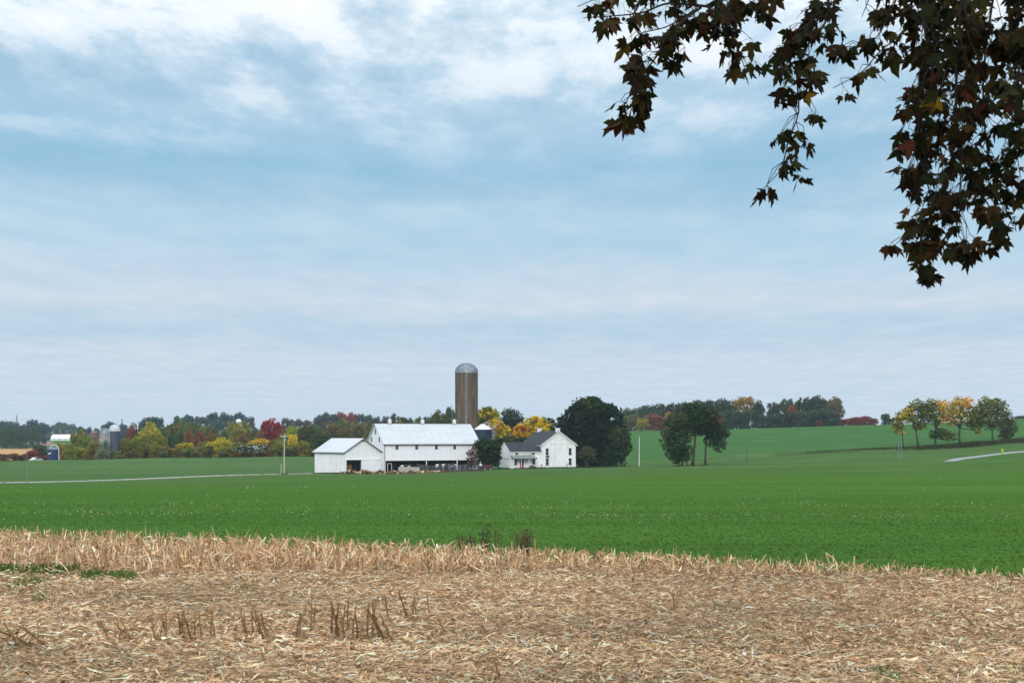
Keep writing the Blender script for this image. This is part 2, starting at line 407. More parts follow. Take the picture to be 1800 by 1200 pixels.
# ================================================================== farm buildings
m_barn = m_siding('barn_white_boards', (0.90, 0.90, 0.92), 0.22, 0.28, (0.5, 0.49, 0.48), 0.25)
m_shed = m_siding('shed_worn_boards', (0.90, 0.90, 0.92), 0.5, 0.55, (0.36, 0.33, 0.32), 0.55)
m_stucco = m_plain('white_stucco', (0.90, 0.90, 0.92), 0.85, 0.2, 0.55, dirt=(0.70, 0.68, 0.68), stretch=(1.6, 1.6, 0.35), bump=0.15)
m_trim = m_plain('white_trim', (0.82, 0.82, 0.82), 0.6, 0.08)
m_roofw = m_plain('white_metal_roof', (0.56, 0.575, 0.60), 0.5, 0.14, 0.35, stretch=(0.3, 1.2, 1.2))
m_slate = m_plain('dark_slate_roof', (0.024, 0.028, 0.036), 0.8, 0.35, 1.2)
m_dark = m_plain('dark_interior', (0.012, 0.013, 0.016), 0.9, 0.3)
m_glass = new_mat('window_glass')[0]
_b = m_glass.node_tree.nodes['Principled BSDF']; _b.inputs['Base Color'].default_value = (0.018, 0.022, 0.028, 1); _b.inputs['Roughness'].default_value = 0.3; _b.inputs['Specular IOR Level'].default_value = 0.18
m_tin = m_plain('grey_porch_tin', (0.30, 0.31, 0.30), 0.5, 0.5, 1.5, metal=0.3)
m_red = m_plain('red_door_paint', (0.42, 0.008, 0.03), 0.5, 0.2)
m_edge = m_plain('dark_edge_and_shadow', (0.10, 0.10, 0.10), 0.8, 0.3)  # dark edge boards; on the shed the tone includes the eave shadow
m_conc = m_plain('weathered_concrete', (0.42, 0.38, 0.35), 0.95, 0.4, 1.2)

def wall_holes(mb, x0, x1, z0, z1, y, th, holes, axis='x', flip=1):
    """upright wall along x (or y) with rectangular openings and reveals; outer face at y, inner face at y+th"""
    xs = sorted(set([x0, x1]+[h[0] for h in holes]+[h[1] for h in holes])); zs = sorted(set([z0, z1]+[h[2] for h in holes]+[h[3] for h in holes]))
    def Q(a, b_, c): return (a, b_, c) if axis == 'x' else (b_, a, c)
    def solid(xm, zm): return not any(h[0] < xm < h[1] and h[2] < zm < h[3] for h in holes)
    for i in range(len(xs)-1):
        for j in range(len(zs)-1):
            if solid((xs[i]+xs[i+1])/2, (zs[j]+zs[j+1])/2):
                for yy in (y, y+th):
                    mb.add([Q(xs[i], yy, zs[j]), Q(xs[i+1], yy, zs[j]), Q(xs[i+1], yy, zs[j+1]), Q(xs[i], yy, zs[j+1])], [(0, 1, 2, 3)])
    for (a, b_, c, d) in list(holes)+[(x0, x1, z0, z1)]:
        for (p, q) in (((a, c), (b_, c)), ((b_, c), (b_, d)), ((b_, d), (a, d)), ((a, d), (a, c))):
            mb.add([Q(p[0], y, p[1]), Q(q[0], y, q[1]), Q(q[0], y+th, q[1]), Q(p[0], y+th, p[1])], [(0, 1, 2, 3)])
def window(root, x0, x1, z0, z1, y, axis='x', frame=0.09, bars=True, sgn=-1, mat=None):
    """frame proud of the wall face at y, sash bars, pane set back"""
    f = MB(); t = frame
    def bx(a0, a1, c0, c1, d0, d1):
        d0, d1 = sorted((y+d0*(-sgn), y+d1*(-sgn)))
        if axis == 'x': f.box(a0, a1, d0, d1, c0, c1)
        else: f.box(d0, d1, a0, a1, c0, c1)
    bx(x0-t, x0, z0-t, z1+t, -0.05, 0.10); bx(x1, x1+t, z0-t, z1+t, -0.05, 0.10)
    bx(x0, x1, z1, z1+t, -0.05, 0.10); bx(x0-0.03, x1+0.03, z0-t, z0, -0.10, 0.10)
    if bars:
        zm = (z0+z1)/2; xm = (x0+x1)/2
        bx(x0, x1, zm-0.025, zm+0.025, 0.03, 0.08)
    w = f.build('window', mat or m_trim, root)
    g = MB(); d0, d1 = sorted((y+0.085*(-sgn), y+0.12*(-sgn)))
    if axis == 'x': g.box(x0, x1, d0, d1, z0, z1)
    else: g.box(d0, d1, x0, x1, z0, z1)
    g.build('pane', m_glass, w)
    return w
def louvre(root, x, z0, z1, y, w, axis='x'):
    f = MB()
    def bx(m, a0, a1, c0, c1, d0, d1):
        if axis == 'x': m.box(a0, a1, y+d0, y+d1, c0, c1)
        else: m.box(y+d0, y+d1, a0, a1, c0, c1)
    bx(f, x-w/2, x+w/2, z0, z1, -0.03, -0.004)  # solid plate on the wall; its near-black colour stands in for shade inside
    o = f.build('louvre_dark_plate', m_dark, root)
    k = MB(); bx(k, x-w/2-.06, x-w/2, z0-.06, z1+.06, -0.07, -0.005); bx(k, x+w/2, x+w/2+.06, z0-.06, z1+.06, -0.07, -0.005)
    bx(k, x-w/2, x+w/2, z1, z1+.06, -0.07, -0.005); bx(k, x-w/2, x+w/2, z0-.06, z0, -0.07, -0.005)
    k.build('frame', m_trim, o)
def roof_slab(name, root, mat, ridge_axis, a0, a1, e, ze, r, zr, th=0.14, trim=None):
    """one slope from eave (e, ze) to ridge (r, zr); a0..a1 along the ridge"""
    m = MB()
    def q(a, b_, z): return (a, b_, z) if ridge_axis == 'x' else (b_, a, z)
    vs = [q(a0, e, ze), q(a1, e, ze), q(a1, r, zr), q(a0, r, zr)]
    m.prism(vs, (0, 0, th))
    o = m.build(name, mat, root)
    # raised seams of the sheet roof / courses are too fine to see; edge boards are real
    t = MB(); s = 1 if r > e else -1
    p = [q(a0-0.02, e-0.04*s, ze-0.14), q(a1+0.02, e-0.04*s, ze-0.14), q(a1+0.02, e+0.05*s, ze-0.14+0.03), q(a0-0.02, e+0.05*s, ze-0.14+0.03)]
    t.prism(p, (0, 0, 0.13)); t.build('fascia', trim or m_edge, o)
    return o

# ---- large bank barn
BZ = float(gz(-20, 327))
bl = G(676, 325); barn = empty('bank_barn', (bl.x, 325, BZ), R(25))
tag(barn, 'long white bank barn with white metal roof, roof vents and open dark stable below', 'barn')
L, D, HE, HR = 23.4, 11.7, 6.55, 10.95
zf = 2.65                                        # underside of the overhanging upper storey
mb = MB(); wx = [3.0, 7.85, 12.75, 17.35, 22.15]
wh = [(x-0.36, x+0.36, 5.1, 6.2) for x in wx]
wall_holes(mb, 0, L, zf, HE, 0, 0.2, wh); mb.build('front_wall', m_barn, barn)
mb = MB(); mb.prism([(0, 0, HE), (0, D, HE), (0, D/2, HR)], (0.2, 0, 0)); mb.box(0, 0.2, 0.2, D, -1.0, HE-0.002); mb.box(0, 0.2, 0, 0.2, zf, HE-0.002); mb.build('gable_wall', m_barn, barn)
mb = MB(); mb.prism([(L-0.2, 0, HE), (L-0.2, D, HE), (L-0.2, D/2, HR)], (0.2, 0, 0)); mb.box(L-0.2, L, 0.2, D, -1.0, HE-0.002); mb.build('gable_wall', m_barn, barn)
mb = MB(); mb.box(0.2, L-0.2, D-0.2, D, -1, HE); mb.build('rear_wall', m_barn, barn)
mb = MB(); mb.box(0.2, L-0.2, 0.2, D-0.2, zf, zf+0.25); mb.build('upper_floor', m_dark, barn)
m_stable_shade = m_plain('shaded_stable_wall', (0.028, 0.030, 0.036), 0.95, 0.5, 1.5)  # near-black tone carries the shade under the overhanging storey
mb = MB(); wall_holes(mb, 0.2, L-0.2, -1, zf, 5.4, 0.3, [(4.2, 5.4, -0.9, 2.1), (11.2, 12.4, -0.9, 2.1), (18.2, 19.4, -0.9, 2.1)]); mb.build('stable_wall', m_stable_shade, barn)
mb = MB(); mb.box(-0.05, L+0.05, -0.05, -0.005, zf-0.16, zf+0.02); mb.build('forebay_sill', m_trim, barn)
for x in wx: window(barn, x-0.36, x+0.36, 5.1, 6.2, 0, frame=0.08)
for (y_, z0, z1) in ((D*0.5+0.15, 8.55, 9.75), (D*0.29, 6.75, 7.85), (D*0.74, 6.75, 7.85)):
    louvre(barn, y_, z0, z1, 0, 0.85, axis='y')
for x in (0.12, 10.3, 18.0):
    MB().box(x-0.11, x+0.11, 0.03, 0.2, -1.0, zf-0.005).build('post', m_trim, barn)
mb = MB(); mb.box(1.05, 1.15, 0.9, 1.0, -0.2, 1.9); mb.box(2.0, 2.1, 0.9, 1.0, -0.2, 1.9); mb.box(1.15, 2.0, 0.9, 1.0, 1.78, 1.9); mb.build('stall_door_frame', m_trim, barn)
sl = (HR-HE)/(D/2); ov = 0.45
r1 = roof_slab('roof_slope', barn, m_roofw, 'x', -ov, L+ov, -ov, HE-ov*sl, D/2, HR)
r2 = roof_slab('roof_slope', barn, m_roofw, 'x', -ov, L+ov, D+ov, HE-ov*sl, D/2+0.001, HR)
m_seam = m_plain('roof_seam', (0.55, 0.565, 0.59), 0.45, 0.1)
for k in range(14):
    x = -ov+0.05+(L+2*ov-0.1)*k/13
    MB().prism([(x-0.025, -ov, HE-ov*sl+0.14), (x+0.025, -ov, HE-ov*sl+0.14), (x+0.025, D/2, HR+0.14), (x-0.025, D/2, HR+0.14)], (0, 0, 0.05)).build('seam', m_seam, r1)
MB().box(-ov-0.03, L+ov+0.03, D/2-0.16, D/2+0.16, HR+0.06, HR+0.2).build('ridge_cap', m_edge, barn)
for x in (3.4, 11.6, 19.7):                      # roof vents
    v = MB(); v.lathe([(0.42, HR+0.15), (0.42, HR+0.75), (0.30, HR+0.8)], 14, x, D/2); vent = v.build('roof_vent', m_trim, barn)
    v = MB(); v.lathe([(0.62, HR+0.80), (0.56, HR+0.84), (0.28, HR+0.98), (0.05, HR+1.08), (0.03, HR+1.35)], 14, x, D/2); v.build('vent_cap', m_trim, vent)
m_lead = m_plain('grey_downpipe', (0.42, 0.40, 0.38), 0.6, 0.3)
MB().tube([(-0.10, -0.12, HE-0.4), (-0.10, -0.12, 0.0)], 0.06, 6).build('downpipe', m_lead, barn)

# ---- smaller shed in front of the barn
sl0 = G(606, 305); shed = empty('wagon_shed', (sl0.x, 305, float(gz(sl0.x+2, 306))), R(40))
tag(shed, 'smaller weathered white board shed with open doorway left of the barn', 'shed')
W, LS, HE2, HR2 = 9.25, 12.0, 4.75, 7.5
mb = MB(); wall_holes(mb, 0, W, -0.8, HE2, 0, 0.16, [(0.45, 4.25, -0.7, 2.95)]); mb.prism([(0, 0, HE2+0.002), (W, 0, HE2+0.002), (W/2, 0, HR2)], (0, 0.16, 0)); mb.build('gable_wall', m_shed, shed)
mb = MB(); mb.box(0, 0.16, 0.16, LS-0.16, -0.8, HE2); mb.build('side_wall', m_shed, shed)
mb = MB(); mb.box(W-0.16, W, 0.16, LS-0.16, -0.8, HE2); mb.build('side_wall', m_shed, shed)
mb = MB(); mb.box(0, W, LS-0.16, LS, -0.8, HE2); mb.prism([(0, LS, HE2+0.002), (W, LS, HE2+0.002), (W/2, LS, HR2)], (0, -0.16, 0)); mb.build('rear_wall', m_shed, shed)
MB().box(0.17, W-0.17, 0.2, LS-0.2, -0.3, 0.02).build('dirt_floor', m_plain('shed_floor', (0.09, 0.07, 0.05), 1.0), shed)
sl_ = (HR2-HE2)/(W/2); ov = 0.38
r1 = roof_slab('roof_slope', shed, m_roofw, 'y', -ov, LS+ov, -ov, HE2-ov*sl_, W/2, HR2)
r2 = roof_slab('roof_slope', shed, m_roofw, 'y', -ov, LS+ov, W+ov, HE2-ov*sl_, W/2+0.001, HR2)
for s, r_ in ((-1, r1), (1, r2)):                # verge boards on the gable, coloured dark to hold the roof edge shadow
    x0 = W/2+s*(W/2+ov); MB().prism([(x0, -ov-0.03, HE2-ov*sl_-0.12), (x0, -ov-0.03, HE2-ov*sl_+0.10), (W/2, -ov-0.03, HR2+0.10), (W/2, -ov-0.03, HR2-0.12)], (0, 0.05, 0)).build('verge_board', m_edge, shed)
MB().box(4.35, 8.75, -0.16, -0.08, -0.15, 2.95).build('sliding_door', m_shed, shed)
MB().box(0.2, W-0.1, -0.20, -0.005, 2.97, 3.09).build('door_track', m_trim, shed)
MB().prism([(W/2-0.62, -0.03, HR2-0.62), (W/2+0.62, -0.03, HR2-0.62), (W/2, -0.03, HR2-0.2)], (0, 0.025, 0)).build('gable_louvre', m_dark, shed)
MB().box(W/2-0.06, W/2+0.06, -0.06, -0.005, HR2-0.75, HR2-0.25).build('louvre_mullion', m_trim, shed)
for x in (-0.03, W-0.09): MB().box(x, x+0.12, -0.035, -0.002, -0.5, HE2-0.05).build('corner_board', m_trim, shed)
for y_ in (4.4,): MB().box(-0.07, -0.004, y_, y_+4.2, 0.0, 3.9).build('side_panel', m_shed, shed)
# stacked timber just inside the doorway
m_timber = m_plain('brown_timber', (0.22, 0.11, 0.06), 0.9, 0.45, 1.2, stretch=(1, 1, 4))
crate = empty('timber_crate', tuple(shed.matrix_basis @ Vector((0.75, 0.9, 0.03))), R(40)); tag(crate, 'tall brown timber crate standing just inside the open shed doorway', 'crate')
for k in range(7): MB().box(0.0, 1.7, 0.0, 0.05, 0.02+k*0.27, 0.27+k*0.27).build('plank', m_timber, crate)
for x in (0.0, 0.8, 1.6): MB().box(x, x+0.1, -0.05, -0.002, 0.0, 1.95).build('batten', m_timber, crate)
MB().box(0.02, 1.68, 0.06, 1.4, 0.0, 1.88).build('box_body', m_timber, crate)

# ---- farmhouse: gable block with a lower wing
PH = R(28); hc = G(952, 338); HZ = float(gz(hc.x, 338))
house = empty('farmhouse', (hc.x, 338, HZ), PH)
tag(house, 'white two storey farmhouse with dark roof, low wing and red door', 'house')
W, LH, HE, HR = 9.35, 10.4, 5.65, 8.75
mb = MB()
hw = [(1.1, 1.9, 3.1, 4.7), (7.45, 8.25, 3.1, 4.75), (1.15, 1.95, 0.7, 2.3), (7.45, 8.25, 0.7, 2.3)]
wall_holes(mb, 0, W, -0.8, HE, 0, 0.35, hw); mb.prism([(0, 0, HE+0.002), (W, 0, HE+0.002), (W/2, 0, HR)], (0, 0.35, 0)); mb.build('gable_wall', m_stucco, house)
MB().box(0, 0.35, 0.35, LH-0.35, -0.8, HE).build('side_wall', m_stucco, house)
MB().box(W-0.35, W, 0.35, LH-0.35, -0.8, HE).build('side_wall', m_stucco, house)
mb = MB(); mb.box(0, W, LH-0.35, LH, -0.8, HE); mb.prism([(0, LH, HE+0.002), (W, LH, HE+0.002), (W/2, LH, HR)], (0, -0.35, 0)); mb.build('rear_wall', m_stucco, house)
for h in hw: window(house, *h, 0, frame=0.09)
for x in (3.1, 5.95): window(house, x-0.32, x+0.32, 5.95, 6.95, -0.06, frame=0.07, bars=False)
MB().box(1.1, 1.95, -0.34, -0.03, 2.62, 2.92).build('window_box', m_dark, house)
sl_ = (HR-HE)/(W/2); ov = 0.4
r1 = roof_slab('roof_slope', house, m_slate, 'y', -0.28, LH+0.3, -ov, HE-ov*sl_, W/2, HR, trim=m_trim)
r2 = roof_slab('roof_slope', house, m_slate, 'y', -0.28, LH+0.3, W+ov, HE-ov*sl_, W/2+0.001, HR, trim=m_trim)
for s in (-1, 1):
    x0 = W/2+s*(W/2+ov); MB().prism([(x0, -0.32, HE-ov*sl_-0.12), (x0, -0.32, HE-ov*sl_+0.13), (W/2, -0.32, HR+0.13), (W/2, -0.32, HR-0.12)], (0, 0.06, 0)).build('verge_board', m_trim, house)
for yy in (0.5, LH-0.9):
    c = MB().box(W/2-0.45, W/2+0.45, yy-0.35, yy+0.35, HR-0.4, HR+0.72).build('chimney', m_stucco, house)
    MB().box(W/2-0.53, W/2+0.53, yy-0.43, yy+0.43, HR+0.72, HR+0.84).build('chimney_cap', m_trim, c)
MB().tube([(W-0.02, -0.07, HE-0.3), (W-0.02, -0.07, 0)], 0.05, 6).build('downpipe', m_trim, house)
# wing (to the left, same front plane set back a hand)
WL, WD, WE, WR = 8.5, 5.3, 4.15, 6.05
mb = MB()
ww = [(-7.0, -6.3, 3.25, 3.68), (-2.55, -1.85, 3.25, 3.68), (-7.35, -6.6, 0.8, 2.1), (-5.8, -4.8, 0.05, 2.2), (-2.5, -1.65, 0.95, 2.2)]
wall_holes(mb, -WL, -0.003, -0.8, WE, 0.12, 0.3, ww); mb.build('wing_wall', m_stucco, house)
mb = MB(); mb.box(-WL, -WL+0.3, 0.42, WD, -0.8, WE-0.002); mb.prism([(-WL, 0.12, WE), (-WL, WD, WE), (-WL, WD/2+0.06, WR)], (0.3, 0, 0)); mb.build('wing_gable', m_stucco, house)
MB().box(-WL+0.3, -0.003, WD-0.3, WD, -0.8, WE).build('wing_rear_wall', m_stucco, house)
for i, h in enumerate(ww):
    if i == 3: continue
    window(house, *h, 0.12, frame=0.07, bars=i > 1)
window(house, 1.0, 1.3, 0.75, 1.75, -WL, axis='y', frame=0.05, bars=False)
dr = MB().box(-5.8, -4.8, 0.14, 0.22, 0.05, 1.45).build('door', m_red, house)
MB().box(-5.72, -4.88, 0.15, 0.21, 1.452, 2.15).build('door_window', m_glass, dr)
MB().box(-5.90, -5.80, 0.06, 0.26, 0.0, 2.3).build('door_frame', m_trim, house); MB().box(-4.8, -4.7, 0.06, 0.26, 0.0, 2.3).build('door_frame', m_trim, house)
sl_ = (WR-WE)/(WD/2-0.06); ov = 0.3
roof_slab('wing_roof_slope', house, m_slate, 'x', -WL-0.12, -0.02, 0.12-ov, WE-ov*sl_, WD/2+0.06, WR, trim=m_trim)
roof_slab('wing_roof_slope', house, m_slate, 'x', -WL-0.12, -0.02, WD+ov, WE-ov*sl_, WD/2+0.061, WR, trim=m_trim)
for (ya, yb) in ((0.12-ov, WD/2+0.06), (WD+ov, WD/2+0.06)):
    MB().prism([(-WL-0.15, ya, WE-ov*sl_-0.1), (-WL-0.15, ya, WE-ov*sl_+0.12), (-WL-0.15, yb, WR+0.12), (-WL-0.15, yb, WR-0.1)], (0.05, 0, 0)).build('wing_verge_board', m_trim, house)
MB().box(-WL-0.05, -WL-0.004, 0.2, WD-0.1, 2.28, 2.36).build('belt_board', m_edge, house)
# porch
pr = MB(); pr.prism([(-8.4, -1.75, 2.38), (-2.1, -1.75, 2.38), (-2.6, 0.10, 3.08), (-8.4, 0.10, 3.08)], (0, 0, 0.09)); porch = pr.build('porch_roof', m_tin, house)
MB().box(-8.4, -2.1, -1.80, -1.755, 2.24, 2.44).build('fascia', m_edge, porch)
for x in (-8.3, -6.35, -4.3, -2.3): MB().box(x-0.05, x+0.05, -1.70, -1.60, -0.5, 2.38).build('porch_post', m_trim, house)
MB().box(-8.4, -2.1, -1.75, 0.115, -0.6, 0.03).build('porch_floor', m_conc, house)
# ================================================================== silos
m_stave, nt, b = new_mat('stained_concrete_staves')
v = ncoord(nt, 'Object', (1.5, 1.5, 0.05)); n1 = nnoise(nt, v, 1.3, 6, 0.6)
n2 = nnoise(nt, ncoord(nt, 'Object', (1, 1, 0.25)), 0.6, 4, 0.6)
c = nmix(nt, nramp(nt, n1, 0.33, 0.66), (0.058, 0.040, 0.027), (0.195, 0.138, 0.092))
c = nmix(nt, nramp(nt, n2, 0.42, 0.7), c, (0.052, 0.043, 0.036))
br = nadd(nt, 'ShaderNodeTexBrick', i_Scale=1.0); br.inputs['Mortar Size'].default_value = 0.02
br.inputs['Color1'].default_value = (1, 1, 1, 1); br.inputs['Color2'].default_value = (0.92, 0.92, 0.92, 1); br.inputs['Mortar'].default_value = (0.90, 0.90, 0.90, 1)
br.inputs['Brick Width'].default_value = 0.5; br.inputs['Row Height'].default_value = 0.76
tc = nt.nodes.new('ShaderNodeTexCoord'); sp = nt.nodes.new('ShaderNodeSeparateXYZ'); nt.links.new(tc.outputs['Object'], sp.inputs[0])
at = nadd(nt, 'ShaderNodeMath', operation='ARCTAN2'); nt.links.new(sp.outputs[1], at.inputs[0]); nt.links.new(sp.outputs[0], at.inputs[1])
ml = nadd(nt, 'ShaderNodeMath', operation='MULTIPLY'); nt.links.new(at.outputs[0], ml.inputs[0]); ml.inputs[1].default_value = 2.8
cb = nt.nodes.new('ShaderNodeCombineXYZ'); nt.links.new(ml.outputs[0], cb.inputs[0]); nt.links.new(sp.outputs[2], cb.inputs[1]); nt.links.new(cb.outputs[0], br.inputs['Vector'])
c = nmix(nt, 1.0, c, br.outputs['Color'], 'MULTIPLY'); nt.links.new(c, b.inputs['Base Color']); b.inputs['Roughness'].default_value = 0.95
m_dome = m_plain('galvanised_dome', (0.30, 0.34, 0.39), 0.5, 0.5, 1.0, metal=0.65, stretch=(2, 2, 0.4))
m_dome2 = m_plain('pale_lavender_dome', (0.60, 0.60, 0.66), 0.5, 0.25, 1.0)
m_steel = m_plain('grey_steel', (0.30, 0.31, 0.33), 0.5, 0.4, 1.5, metal=0.3)
m_blue = m_plain('dark_blue_enamel', (0.012, 0.026, 0.065), 0.35, 0.35, 0.8)
m_white = m_plain('white_paint', (0.8, 0.8, 0.8), 0.5, 0.1)
m_chute = m_plain('pale_chute_concrete', (0.20, 0.18, 0.17), 0.9, 0.4, 1.0, stretch=(2, 2, 0.3))

def silo(name, px, Y, rad, ztop, hdome, mat_wall, mat_dome, label, ribs=28, hoops=True, chute=None, ground=None, cone=False):
    g = G(px, Y); root = empty(name, (g.x, Y, g.z)); h = ztop-g.z
    MB().lathe([(rad, -1.0), (rad, h)], 56).build('silo_wall', mat_wall, root, smooth=False)
    prof = [(rad+0.06, h-0.1), (rad+0.06, h+0.02)]
    if cone: prof += [(rad*0.5, h+hdome*0.55), (0.35, h+hdome), (0.02, h+hdome+0.02)]
    else: prof += [((rad+0.02)*math.cos(t), h+0.02+hdome*math.sin(t)) for t in np.linspace(0.12, 1.52, 9)]
    dome = MB().lathe(prof, 56).build('silo_roof', mat_dome, root)
    for k in range(ribs):
        a = 2*math.pi*k/ribs
        if cone: pts = [((r_+0.02)*math.cos(a), (r_+0.02)*math.sin(a), z+0.03) for r_, z in ((rad, h+0.03), (rad*0.5, h+hdome*0.55), (0.4, h+hdome))]
        else: pts = [((rad+0.05)*math.cos(t)*math.cos(a), (rad+0.05)*math.cos(t)*math.sin(a), h+0.05+(hdome+0.02)*math.sin(t)) for t in np.linspace(0.05, 1.42, 7)]
        MB().tube(pts, 0.05, 4, cap=False).build('roof_rib', mat_dome, dome)
    if hoops:
        hm = MB()
        for z in np.arange(0.3, h, 0.62):
            hm.lathe([(rad+0.002, z-0.012), (rad+0.014, z-0.012), (rad+0.014, z+0.012), (rad+0.002, z+0.012)], 56, cap=False)
        tag(hm.build('hoops', mat_wall, root), kind='stuff')
    if chute is not None:
        wdt, mt = chute
        MB().tube([(0.05, -rad-0.12, -0.5), (0.05, -rad-0.12, h-0.2)], wdt/2, 12).build('chute', mt, root)
        for k in range(8): MB().tube([(0.05, -rad-0.12, 1.5+k*h/8.6), (0.05, -rad-0.12, 1.62+k*h/8.6)], wdt/2+0.03, 12).build('chute_band', m_steel, root)
    tag(root, label, 'silo')
    return root, h
silo('concrete_silo', 820, 352, 2.82, P(0, 655, 352).z, 2.35, m_stave, m_dome, 'tall stained grey concrete silo with ribbed metal dome behind the barn', chute=(0.85, m_chute))
rt, h = silo('blue_silo', 849, 348, 2.1, P(0, 754, 348).z, 1.25, m_blue, m_white, 'short dark blue silo with white cone roof beside the tall concrete silo', ribs=16, hoops=False, cone=True)
m_brickc = m_plain('rusty_chute', (0.16, 0.09, 0.08), 0.9, 0.5, 2.0)
MB().tube([(2.45, -0.3, -0.5), (2.45, -0.3, h+0.6)], 0.42, 10).build('side_chute', m_steel, rt)
for k in range(12): MB().tube([(2.45, -0.3, 0.3+k*0.8), (2.45, -0.3, 0.62+k*0.8)], 0.45, 10).build('chute_ring', m_brickc, rt)
fl = MB(); fl.tube([(0.2, -0.6, h+1.5), (1.2, -0.6, h+1.55), (2.2, -0.4, h+1.0), (2.5, -0.3, h+0.4)], 0.14, 8); fl.build('filler_pipe', m_steel, rt)
lm = MB()
for dx in (-0.18, 0.18): lm.tube([(2.95+dx, -0.7, 0), (2.95+dx, -0.7, h+0.5)], 0.03, 4)
for z in np.arange(0.3, h+0.4, 0.4): lm.tube([(2.77, -0.7, z), (3.13, -0.7, z)], 0.02, 4)
lm.build('ladder', m_steel, rt)

rt, h = silo('blue_bin', 93, 436, 1.72, P(0, 789, 436).z, 0.5, m_plain('royal_blue_enamel', (0.015, 0.035, 0.12), 0.35, 0.3, 1), m_dome, 'squat blue bin with pale swoosh emblem at the left field crest', ribs=12, hoops=False, cone=True)
sw = MB(); pts = []
for t in np.linspace(-1, 1, 13): pts.append((t, 0.30*(1-t*t)+0.12*t))
for t in np.linspace(0.9, -0.9, 12): pts.append((t, -0.22*(1-t*t)+0.02+0.12*t))
vs = []
for (u, w) in pts:
    a = -math.pi/2-0.35+u*0.36; vs.append((1.735*math.cos(a), 1.735*math.sin(a), h-1.35+w))
sw.prism(vs, (0, -0.02, 0)); sw.build('emblem', m_white, rt)
hp = MB(); hp.tube([(1.9, -0.3, -0.5), (1.9, -0.3, h-0.2), (1.65, -0.3, h+0.55), (1.0, -0.3, h+1.15), (0.35, -0.2, h+1.35), (-0.2, 0, h+1.1), (-0.9, 0, h+0.4)], 0.11, 8); hp.build('filler_pipe', m_white, rt)
silo('grey_silo', 184.5, 462, 1.68, P(0, 762, 462).z, 1.75, m_conc, m_dome, 'pale grey concrete silo, the shorter of the far left pair', ribs=20, chute=None)
rt, h = silo('slate_blue_silo', 201.5, 455, 1.72, P(0, 757, 455).z, 2.0, m_plain('slate_blue_enamel', (0.055, 0.07, 0.10), 0.4, 0.35, 0.6, stretch=(2, 2, .1)), m_dome2, 'slate blue silo with white dome, the taller of the far left pair', ribs=18, hoops=False)
MB().tube([(-1.15, -1.5, -0.5), (-1.15, -1.5, h)], 0.24, 8).build('chute', m_steel, rt)
silo('far_silo', 419.5, 800, 1.55, P(0, 741, 800).z, 1.5, m_conc, m_white, 'distant thin silo with white dome rising from the autumn wood', ribs=12, hoops=False)

# ================================================================== far farm buildings
def hut(name, px, Y, wpx, py_e, py_r, depth, mat, roofm, label, rz=0.0, cat='building'):
    g = G(px, Y); s = Y/F; w = wpx*s; root = empty(name, (g.x, Y, g.z), rz); ze = P(0, py_e, Y).z-g.z; zr = P(0, py_r, Y).z-g.z
    mb = MB(); mb.box(-w/2, w/2, 0, depth, -2.0, ze); mb.build('wall', mat, root)
    mb = MB(); mb.prism([(-w/2-0.2, -0.4, ze-0.1), (-w/2-0.2, depth+0.4, ze-0.1), (-w/2-0.2, depth/2, zr)], (w+0.4, 0, 0)); mb.build('roof', roofm, root)
    for x in np.linspace(-w/2+w*0.15, w/2-w*0.15, 4): MB().box(x-0.4, x+0.4, -0.06, -0.004, ze*0.4, ze*0.75).build('window', m_glass, root)
    tag(root, label, cat); return root
gh = hut('poultry_house', 110, 1320, 42, 770.4, 763.2, 12, m_white, m_white, 'long low white building with white roof on the distant left hill', cat='building')
hut('far_house', 392, 700, 17, 764, 757.5, 7, m_plain('cream_siding', (0.55, 0.52, 0.38), 0.8), m_plain('pale_shingle', (0.42, 0.38, 0.38), 0.8), 'pale cream house half hidden among the autumn trees', rz=R(14), cat='house')
hut('far_shed', 60, 1180, 9, 770.5, 768, 6, m_white, m_plain('pink_grey_roof', (0.5, 0.42, 0.4), 0.8), 'tiny pale shed beside the dark trees at far left', cat='shed')
hut('far_shed', 164, 980, 8, 760.5, 757.5, 8, m_plain('brick_red_wall', (0.22, 0.08, 0.06), 0.9), m_plain('red_brown_roof', (0.24, 0.11, 0.09), 0.9), 'small distant red brown shed left of the twin silos', cat='shed')

# ================================================================== poles, masts and markers
m_polew = m_plain('bleached_pole', (0.58, 0.54, 0.48), 0.9, 0.3, 2, stretch=(1, 1, .1))
m_poled = m_plain('dark_pole', (0.06, 0.055, 0.05), 0.9, 0.3, 2)
m_poleg = m_plain('blue_grey_pole', (0.20, 0.24, 0.26), 0.8, 0.3, 2)
m_polew2 = m_plain('dull_white_pole', (0.62, 0.63, 0.60), 0.7, 0.2)
def pole(name, px, Y, py_top, r, mat, label, arm=0.0, cat='pole', extra=0):
    g = G(px, Y); h = P(0, py_top, Y).z-g.z; root = empty(name, g)
    MB().tube([(0, 0, -0.6), (0.02, 0, h*0.5), (0.03, 0, h)], [r*1.15, r, r*0.8], 8).build('shaft', mat, root)
    if arm:
        c = MB().box(-arm, arm, -0.06, 0.06, h-0.55, h-0.42).build('crossarm', mat, root)
        for x in (-arm*0.85, -arm*0.35, arm*0.35, arm*0.85): MB().lathe([(0.05, h-0.42), (0.06, h-0.34), (0.03, h-0.25)], 8, x, 0).build('insulator', m_white, c)
    if extra: MB().lathe([(0.16, h-1.6), (0.16, h-0.9)], 10, 0.25, -0.12).build('transformer', m_steel, root)
    return tag(root, label, cat)
pole('utility_pole', 499.5, 312, 763, 0.11, m_polew, 'pale wooden utility pole with crossarm beside the driveway left of the shed', 0.9, extra=1)
pole('marker_pipe', 494, 318, 815, 0.05, m_polew2, 'short white marker pipe next to the pale utility pole', cat='marker')
